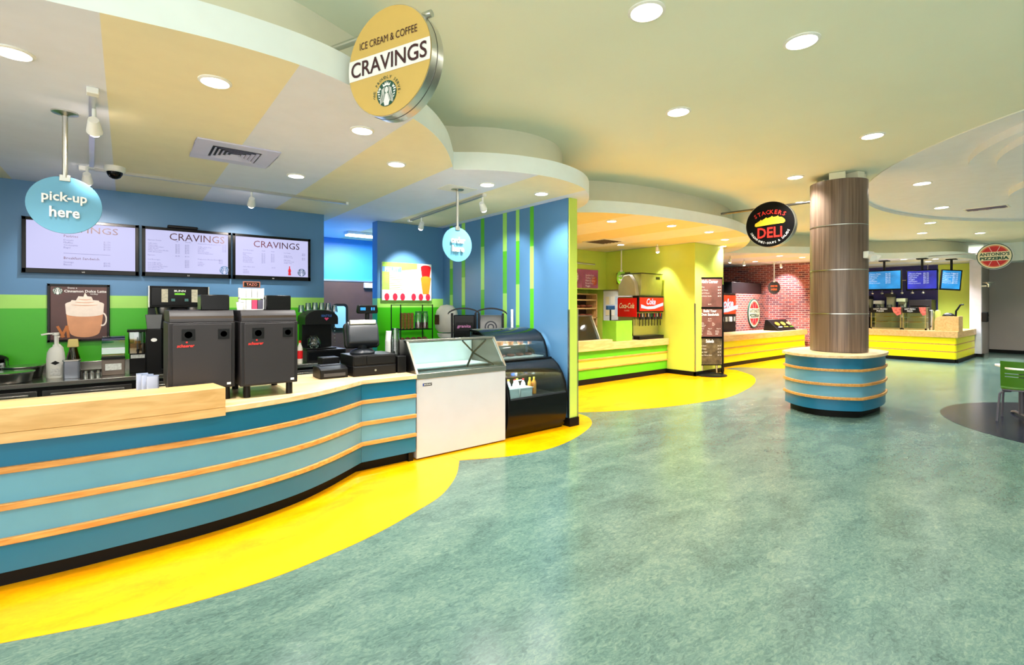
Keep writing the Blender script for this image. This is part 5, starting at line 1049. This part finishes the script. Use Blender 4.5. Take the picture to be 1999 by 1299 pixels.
# standing menu
ax = Vector((CA, SA, 0)); rt = Vector((SA, -CA, 0)); bx_, by_ = atZ(1385.5, 733, 0)
t = thing('standing_menu', 'tall black standing menu with three boards by the deli wall', 'menu stand', (bx_, by_, .004)); M = frame((bx_, by_, 0), -ax); Wd = .27
B(Matrix.Translation((bx_, by_, .004))).lathe([(.36, 0), (.36, .015), (.3, .03), (0, .035)], n=32, sy=1).build('base', BLACK, t, world=True)
for s in (-1, 1): B(M).box(s*(Wd+.025)-.02, s*(Wd+.025)+.02, .03, 2.02, -.05, .0).build('side_rail', BLACK, t, bevel=.004, world=True); B(M).cyl((s*.16, .03, -.02), (s*.16, .26, -.02), .02).build('post', STEEL, t, world=True)
B(M).box(-Wd-.04, Wd+.04, .03, .05, -.06, .0).build('foot_bar', BLACK, t, world=True)
PB = mat('menu_brown', (112, 72, 64), .45, var=.35, scale=4); PG = mat('menu_salad', (84, 74, 50), .45, var=.8, scale=9)
secs = [(1.52, 2.15, "Kid's Corner", PB), (.86, 1.48, 'Build Your\nOwn Sandwich', PB), (.24, .82, 'Salads', PG)]
for z0, z1, head, m in secs:
    p = B(M).box(-Wd, Wd, z0, z1, -.035, .004).build('menu_board', m, t, world=True)
    q = B(M).box(-Wd-.012, Wd+.012, z1, z1+.03, -.03, .012).box(-Wd-.012, -Wd, z0, z1, -.03, .012).box(Wd, Wd+.012, z0, z1, -.03, .012).box(-Wd-.012, Wd+.012, z0-.02, z0, -.03, .012).build('board_frame', GLOSSB, t, world=True)
    M2 = M @ Matrix.Translation((0, (z0+z1)/2, 0)); hh = (z1-z0)/2
    two = '\n' in head; text(B(M2), head, 0, hh*(.72 if two else .8), w=.4 if two else (.36 if 'K' in head else .18), h=.14 if two else .075, z=.007, bold=.03).build('lettering', TXW, t, world=True)
    if 'Kid' in head: lines(t, M2 @ Matrix.Translation((0, 0, .004)), TXW, [('Hot Dog\n\nGrilled Cheese\n\nTurkey & Cheese\n\nPeanut Butter & Jelly', -Wd*.9, .14, 'LEFT', 1.0), ('$3.75\n\n$3.75\n\n$3.75\n\n$3.75', Wd*.92, .14, 'RIGHT', 1.0), ('$4.75', -.04, -hh+.07, 'LEFT', 1.0)])
    elif 'Build' in head: lines(t, M2 @ Matrix.Translation((0, 0, .004)), TXW, [('$6.95', -.04, .1, 'LEFT', 1.0), ('Step 1', -.045, .055, 'LEFT', 1.0), ('White\nWheat\nSourdough\nCiabatta', -Wd*.75, .005, 'LEFT', .8), ('Rye\nWrap\nRoll', Wd*.2, .005, 'LEFT', .8), ('Step 2', -Wd*.8, -.12, 'LEFT', 1.0), ('Step 3', -.04, -.12, 'LEFT', 1.0), ('Step 4', Wd*.55, -.12, 'LEFT', 1.0), ('Turkey\nHam\nTuna\nSalami', -Wd*.85, -.17, 'LEFT', .8), ('Swiss\nCheddar\nAmerican\nProvolone', -.06, -.17, 'LEFT', .8), ('Lettuce\nTomato\nOnion\nPickle', Wd*.45, -.17, 'LEFT', .8)])
    else: lines(t, M2 @ Matrix.Translation((0, 0, .004)), TXW, [('Fresh Salad\n\nCobb Salad\n\nCaesar Salad\n\nGarden Green Salad', -Wd*.9, .14, 'LEFT', 1.05), ('$6.95\n\n$7.95\n\n$6.95\n\n$5.95', Wd*.92, .14, 'RIGHT', 1.05)])

# ------------------------------------------------------------------ pizza stall
t = thing('pizza_counter', 'long yellow panelled pizza counter left of the column', 'counter', (14, 6.6, 0)); PF = [(10.97, 6.2), (16.7, 6.2)]
bar_front(t, PF, [(.1, .27, PZY), (.3, .46, PZY), (.49, .65, PZY)], .1, [(.27, .3), (.46, .49)])
B().box(10.97, 16.75, 6.14, 6.95, .65, .80).build('wood_top', WOOD, t, bevel=.004, world=True)
t = thing('counter_display', 'black slanted picture menu standing on the pizza counter end', 'counter menu', (15.7, 6.5, .8)); x0, x1 = 15.1, 16.35
B().prism([(6.3, .801), (6.75, .801), (6.7, 1.12), (6.62, 1.12)], x0, x1, 'x').build('case', BLACK, t, bevel=.006, world=True); Mf = frame(((x0+x1)/2, 6.45, .97), (0, -.72, .69))
for k in range(3):
    B(Mf).flat([(x+(-.4+.4*k), y) for x, y in ell(0, .02, .14, .07, 12)], .03).build('food_print', [ORNG, CAPY, SKIN][k], t, world=True); B(Mf).flat([(x+(-.4+.4*k), y-.11) for x, y in ((-.13, -.015), (.13, -.015), (.13, .015), (-.13, .015))], .03).build('price_print', [WHITE, CAPY, DGREEN][k], t, world=True)
t = thing('drinks_cooler', 'red lit drinks machine beside the low brick wall', 'drinks machine', (13.4, 7.6, 0)); x0, x1 = 12.9, 14.5
B().box(x0, x1, 7.3, 7.9, 0, 1.92).build('cabinet', BLACK, t, bevel=.01, world=True); B().box(x0+.04, x1-.04, 7.27, 7.3, 1.3, 1.86).build('lit_panel', mat('lit_orange_red', (240, 70, 24), .35, emit=.6, var=.25, scale=3), t, world=True)
M = frame((13.85, 7.26, 1.58), (0, -1, 0)); text(B(M), 'Coke', 0, .04, w=.9, h=.28, z=.002, shear=.25, bold=.04).build('lettering', SCRWH, t, world=True); B(M).flat([(-.7, -.05), (-.3, -.13), (.1, -.1), (.7, .0), (.7, -.12), (.1, -.22), (-.4, -.24), (-.7, -.2)], .002).build('wave_print', SCRWH, t, world=True)
for k in range(6): B().cyl((13.1+.24*k, 7.24, 1.08), (13.1+.24*k, 7.24, 1.22), .05, n=10).build('nozzle', ALU if k % 2 else WHITE, t, world=True)
o = B().box(12.95, 14.85, 7.95, 8.6, 1.93, 2.28).build('oven_hood', mat('hood_dark', (34, 28, 34), .4), bevel=.01); tag(o, 'dark oven hood in front of the navy wall', 'oven hood')
o = B().box(14.9, 16.9, 7.62, 8.2, 1.94, 2.3).build('oven_hood', mat('hood_black', (20, 18, 22), .4), bevel=.01); tag(o, 'black shuttered box above the low brick wall', 'oven hood')
xh, yh = atZ(1505, 519, ZS+.008); hang_sign('hanging_sign', 'small dark oval hanging sign in front of the tall brick wall', (16.3, 6.95, 2.13), (-.85, -.5, 0), .21, ZS+.008, [('ORDER', .05, .2, .06), ('HERE', -.06, .17, .06)], mat('sign_dark', (38, 30, 26), .4), mat('letters_rust', (200, 90, 40), .4, var=0), pole=WHITE, sx=.85)
# right part with kitchen
t = thing('pizza_corner_counter', 'yellow panelled pizza corner counter right of the column', 'counter', (18, 4, 0)); PC = [(17.45, 6.1), (17.45, 2.78), (20.08, 2.78)]
PCo = [(17.45, 6.1), (17.45, 2.78), (20.08, 2.78)]
bar_front(t, PCo[:2], [(.1, .28, PZY), (.31, .48, PZY), (.51, .68, PZY)], .1, [(.28, .31), (.48, .51)]) if False else None
for F in (PCo[:2], PCo[1:]):
    F2 = F[::-1]
    sg = 1
    def rb(z0, z1, a, c): return B().ribbon(F, z0, z1, a, c)
    for z0, z1 in ((.1, .28), (.31, .48), (.51, .68)): rb(z0, z1, -.0, .02).build('panel', PZY, t, world=True)
    for z0, z1 in ((.28, .31), (.48, .51)): rb(z0, z1, -.024, .02).build('trim_strip', STRIP, t, world=True)
    rb(0, .1, .01, .06).build('kick_board', BASEB, t, world=True)
B().prism([(17.4, 6.1), (17.4, 2.72), (20.08, 2.72), (20.08, 3.4), (18.1, 3.4), (18.1, 6.1)], .68, .85).build('wood_top', WOOD, t, bevel=.004, world=True)
B().prism([(17.5, 6.1), (17.5, 2.85), (20.0, 2.85), (20.0, 3.3), (18.0, 3.3), (18.0, 6.1)], 0.02, .68).build('carcass', BLACK, t, world=True)
def warmer(label, ya, yb, x0=17.62, x1=18.05):
    t = thing('pizza_warmer', label, 'pizza warmer', ((x0+x1)/2, (ya+yb)/2, .851), 0, 'glass pizza warmers'); z0, z1 = .851, 1.5
    for y in (ya, yb-.03):
        for x in (x0, x1-.03): B().box(x, x+.03, y, y+.03, z0, z1).build('corner_post', STEEL, t, world=True)
    B().box(x0, x1, ya, yb, z0, z0+.05).build('base', STEEL, t, world=True); B().box(x0, x1, ya, yb, z1-.02, z1).build('roof', STEEL, t, world=True); B().box(x0+.005, x0+.01, ya+.03, yb-.03, z0+.05, z1-.15).build('front_glass', GL, t, world=True)
    for z in (1.05, 1.2): B().box(x0+.04, x1-.03, ya+.03, yb-.03, z, z+.012).build('rack_shelf', ALU, t, world=True)
    B().box(x1-.02, x1-.01, ya, yb, z0, z1).build('rear_panel', mat('warm_rear', (214, 206, 170), .4), t, world=True)
    B().box(x0-.012, x0, ya, yb, z1-.16, z1).build('header', BLACK, t, world=True); M = frame((x0-.013, (ya+yb)/2, z1-.08), (-1, 0, 0)); w = (yb-ya)/2
    text(B(M), 'HOT FRESH\nPIZZA', -w*.35, 0, w=w*.9, h=.1, z=.002).build('lettering', TXW, t, world=True); B(M).flat([(w*.4, .08), (w, .08), (w, -.12), (w*.75, -.16), (w*.5, -.05)], .003).build('slice_print', mat('slice_red', (206, 96, 84), .5, var=.6, scale=18), t, world=True)
warmer('left glass pizza warmer right behind the column', 3.98, 4.72); warmer('right glass pizza warmer on the corner counter', 3.42, 3.95)
for k, (y, z) in enumerate(((4.5, 1.0625), (4.16, 1.0625), (3.7, 1.0625), (4.3, 1.2125), (3.68, 1.2125))):
    o = B().lathe([(.001, 0), (.15, 0), (.155, .012), (.13, .02), (.0, .016)], n=20).build('pizza', mat('pizza_top', (214, 150, 80), .6, var=.4, scale=14)); o.location = (17.84, y, z); tag(o, 'round pizza on a warmer shelf behind the column counter', 'pizza', 'pizzas in the warmers')
for k, (y, lab) in enumerate(((3.345, 'steel thermos urn beside the right pizza warmer'), (3.21, 'slim yellow green juice urn next to the steel urn'))):
    t = thing('juice_urn', lab, 'urn', (17.85, y, .851), 0, 'urns on the corner counter'); B().lathe([(.06, 0), (.065, .03), (.065, .5), (.05, .56), (0, .58)], n=16).build('tank', ALU if k == 0 else mat('urn_lime', (190, 196, 96), .3), t); B().cyl((-.06, 0, .12), (-.1, 0, .1), .015).build('tap', BLACK, t)
# register block
t = thing('register_stand', 'maple rounded register stand on the corner counter', 'stand', (17.9, 2.95, .851)); yb, ya = atX(1826, 625, 17.6)[0], atX(1873, 625, 17.6)[0]
sh = [(yb, .851), (yb, 1.12)]+[(yb-.14+.14*math.cos(a), 1.12+.14*math.sin(a)) for a in [PI/2*k/6 for k in range(7)]]+[(ya, 1.26), (ya, .851)]
B().prism(sh, 17.5, 17.55, 'x').build('front_board', WOOD, t, world=True); B().box(17.56, 18.05, ya, ya+.04, .851, 1.26).build('side_board', WOOD, t, world=True)
t = thing('pizza_till', 'dark till with a raised handset behind the maple stand', 'till', (17.85, 2.93, .851)); B().box(-.2, .2, -.12, .16, 0, .2).build('drawer', BLACK, t, bevel=.006); B().ball((0, .05, .4), (.12, .14, .1)).cyl((0, .05, .2), (0, .05, .36), .05).build('terminal', BLACK, t); B().tube([(-.05, -.1, .2), (-.05, -.11, .55), (-.05, -.14, .6), (-.05, -.2, .72), (-.05, -.27, .73)], .022).build('handset_arm', BLACK, t)
# kitchen screens
for k, (pa, pb_, ta, lab, m) in enumerate(((1692, 1760, 528, 'left kitchen menu screen with a bright blue picture', SCRCY), (1769, 1831, 527, 'middle kitchen menu screen in violet blue', SCRBL), (1836, 1878, 527, 'right kitchen menu screen, angled and cyan blue', SCRCY))):
    X = 18.3 if k < 2 else 19.2; ya = atX(pa, 540, X)[0]; yb = atX(pb_, 540, X)[0]; zt = atX((pa+pb_)/2, ta, X)[1]; zb = atX((pa+pb_)/2, 567, X)[1]; w = (ya-yb)/2; h = (zt-zb)/2
    nn = Vector((-1, 0, 0)) if k < 2 else Vector((-.9, -.45, 0)); t = thing('kitchen_screen', lab, 'screen', (X, (ya+yb)/2, zb), 0, 'kitchen menu screens'); M = frame((X, (ya+yb)/2, (zt+zb)/2), nn, (.18 if k == 2 else .0, 0, 1))
    B(M).box(-w, w, -h, h, -.06, -.004).build('shell', GLOSSB, t, world=True); B(M).box(-w+.03, w-.03, -h+.045, h-.03, -.004, .002).build('display', m, t, world=True)
    lines(t, M, SCRWH, [('Cheese Pizza\nPepperoni\nSupreme\nVeggie\nHawaiian\nMeat Lovers', -w*.85, h*.72, 'LEFT', 1.7), ('$6.95\n$7.95\n$8.95\n$7.95\n$8.50\n$9.50', w*.1, h*.72, 'LEFT', 1.7)])
    B().cyl((X+.05, (ya+yb)/2, zt-.05), (X+.05, (ya+yb)/2, ZS), .03).build('ceiling_mount', BLACK, t, world=True); B().box(X-.06, X+.16, (ya+yb)/2-.12, (ya+yb)/2+.12, ZS-.02, ZS+.006).build('mount_plate', BLACK, t, world=True)
# kitchen equipment behind
KQ = [('tall_fridge', 'dark tall fridge at the yellow edge of the kitchen', 'fridge', 3.9, 4.5, 20.8, 21.45, 0, 1.75, mat('fridge_dark', (26, 24, 30), .4)), ('oven', 'dark deck oven in the pizza kitchen', 'oven', 4.55, 6.0, 20.6, 21.45, 0, 1.35, mat('oven_dark', (44, 40, 44), .35))]
for nme, lab, cat, y0, y1, x0, x1, z0, z1, m in KQ:
    t = thing(nme, lab, cat, ((x0+x1)/2, (y0+y1)/2, z0)); B().box(x0, x1, y0, y1, z0+.02, z1).build('cabinet', m, t, bevel=.01, world=True); B().box(x0-.02, x0, y0+.05, y1-.05, z0+.1, z1-.2).build('door', GLOSSB, t, bevel=.006, world=True); B().box(x0-.05, x0-.03, y0+.1, y0+.14, z0+.5, z1-.4).build('handle', STEEL, t, world=True)
for k in range(4):
    y = 4.72+.33*k; t = thing('kitchen_appliance', ['first', 'second', 'third', 'fourth'][k]+' pale appliance on the dark oven, counted from the right', 'appliance', (21.0, y, 1.351), 0, 'appliances on the oven'); hgt = [.45, .62, .38, .55][k]
    B().box(-.2, .2, -.12, .12, 0, .12).build('base', BLACK, t, bevel=.01); B().box(0, .2, -.11, .11, .12, hgt-.12).build('tower', mat('appliance_grey', (170, 180, 150), .35), t, bevel=.01); B().box(-.2, .2, -.12, .12, hgt-.12, hgt).build('head', [mat('appliance_pale', (204, 216, 176), .4), DGREY, WHITE, BLACK][k], t, bevel=.012); B().lathe([(.07, .12), (.08, .16), (.06, .24)], (-.1, 0, 0), 14).build('jug', GLT, t)
for k in range(8):
    t = thing('hanging_ladle', 'steel utensil hanging below the kitchen screens', 'utensil', (20.72, 4.1+.28*k, 1.98), 0, 'hanging utensils'); B().cyl((0, 0, .02), (0, 0, .42), .01, n=8).build('handle', STEEL, t); B().ball((0, 0, 0), (.04, .05, .04), 10, 6).build('bowl', STEEL, t)
t = thing('utensil_rail', 'steel rail holding the hanging kitchen utensils', 'rail', (20.9, 5.1, 2.4)); B().cyl((20.72, 3.95, 2.41), (20.72, 6.3, 2.41), .015).build('rail', STEEL, t, world=True)
for y in (3.98, 6.25): B().cyl((20.72, y, 2.41), (20.72, y, ZS), .01, n=8).build('drop_rod', STEEL, t, world=True)
# post accessories, grey wall
t = thing('wall_sconce', 'small metal wall light on the white post', 'wall light', (20.18, 2.55, 2.1)); B().lathe([(.02, 0), (.06, .1), (.13, .14), (.13, .15), (.0, .13)], (0, -.08, 0), 18).build('shade', ALU, t); B().box(-.03, .03, -.04, .07, .02, .06).build('arm', ALU, t)
t = thing('card_terminal', 'black wall box on the white post', 'wall box', (20.18, 2.57, 1.06)); B().box(-.1, .1, -.1, .05, 0, .3).build('case', BLACK, t, bevel=.03, seg=3); B().box(-.06, .06, -.11, -.1, .16, .24).build('window', GLOSSB, t)

# ------------------------------------------------------------------ table and chairs at the right edge
def chair(label, x, y, rz):
    t = thing('cafe_chair', label, 'chair', (x, y, .003), rz, 'green cafe chairs')
    # local: chair faces +y, back at -y
    b = B(); n = 8; rows = [(.5, -.2), (.56, -.215), (.66, -.225), (.8, -.23)]
    def bx(u, d): return d+.05*(1-(u)**2)*0-.045*(1-u*u)
    def slab(z0, z1, d0, d1, us):
        vs = []
        for th in (0, .012):
            for z, d in ((z0, d0), (z1, d1)):
                for u in us: vs.append((.22*u, bx(u, d)+th, z))
        m = len(us); fs = []
        for i in range(m-1):
            fs += [(i, i+1, m+i+1, m+i), (2*m+i+1, 2*m+i, 3*m+i, 3*m+i+1), (i, 2*m+i, 2*m+i+1, i+1), (m+i, m+i+1, 3*m+i+1, 3*m+i)]
        fs += [(0, m, 3*m, 2*m), (m-1, 3*m-1, 4*m-1, 2*m-1)]; b.add(vs, fs)
    full = [-1+2*i/n for i in range(n+1)]; inner = [(-.86), -.5, 0, .5, .86]
    zz = [.47, .60, .612, .64, .652, .70, .728, .81]; dd = lambda z: -.19-.12*(z-.47)
    for k in range(len(zz)-1):
        if k % 2 == 0: slab(zz[k], zz[k+1], dd(zz[k]), dd(zz[k+1]), full)
        else: slab(zz[k], zz[k+1], dd(zz[k]), dd(zz[k+1]), [-1, -.8]); slab(zz[k], zz[k+1], dd(zz[k]), dd(zz[k+1]), [.8, 1])
    b.build('backrest', GREENCH, t); B().prism(rrect(-.22, .22, -.22, .22, .06), .435, .462).build('seat', GREENCH, t, bevel=.01, seg=3)
    B().prism(rrect(-.21, .21, -.23, .2, .05), .418, .436).build('seat_pan', GREYMET, t, bevel=.004)
    for s in (-1, 1):
        B().tube([(s*.12, -.17, .41), (s*.2, -.19, .4), (s*.225, -.2, .37), (s*.25, -.24, .0)], .013).build('leg', GREYMET, t); B().tube([(s*.12, .17, .41), (s*.2, .18, .4), (s*.22, .19, .37), (s*.235, .22, .0)], .013).build('leg', GREYMET, t)
    return t
fx, fy = atZ(1946, 823, 0); e_ = ray(1985, 597); d = Vector((e_.x, e_.y)).normalized(); r = Vector((d.y, -d.x)); rz = math.atan2(d.y, d.x)-PI/2-.06
cx = fx-(math.cos(rz)*(-.25)-math.sin(rz)*(-.24)); cy = fy-(math.sin(rz)*(-.25)+math.cos(rz)*(-.24))
chair('green plastic chair seen from behind at the right edge', cx, cy, rz)
TH = .665; tx, ty = atZ(1938, 721, TH+.03); tx += r.x*.5+d.x*.62; ty += r.y*.5+d.y*.62
t = thing('cafe_table', 'white cafe table behind the green chair', 'table', (tx, ty, .003), rz+.35)
B().prism(rrect(-.42, .42, -.42, .42, .08), TH, TH+.03).build('tabletop', mat('table_white', (232, 232, 226), .3), t, bevel=.006)
for s in (-.24, .24):
    B().cyl((s, 0, .03), (s, 0, TH), .03).build('pedestal', GREYMET, t); B().tube([(s, -.32, .015), (s, -.2, .04), (s, .2, .04), (s, .32, .015)], .02).build('foot', GREYMET, t)
chair('far green chair on the other side of the white table', tx+d.x*.78+r.x*.16, ty+d.y*.78+r.y*.16, rz+PI)

# ------------------------------------------------------------------ prints, letters, caps and grips belong to the part that carries them
CARRY = ('display', 'face', 'disc', 'print_ground', 'board', 'panel', 'header_panel', 'side_panel', 'rear_panel', 'header', 'front_plate', 'menu_board', 'sign_face', 'logo_panel', 'hood', 'brand_plate', 'lit_panel', 'bottle_body', 'jar', 'backing', 'case', 'body', 'tabletop')
RIDE = ('lettering', 'rule', 'cap', 'wrap_label', 'white_band', 'text_lines', 'logo_dot', 'heart_mark', 'label_mark', 'brand_square', 'paper', 'slice_lines', 'name_band', 'green_ring', 'cream_ring', 'crust_ring', 'lid', 'badge', 'paper_slot')
last = {}
for o in PARTS:
    nm = o.name.split('.')[0]; p = o.parent
    if p is None or p.type != 'EMPTY': continue
    if nm in CARRY: last[p.name] = o
    elif (nm in RIDE or nm.endswith('_print') or nm.startswith('emblem_')) and p.name in last: o.parent = last[p.name]
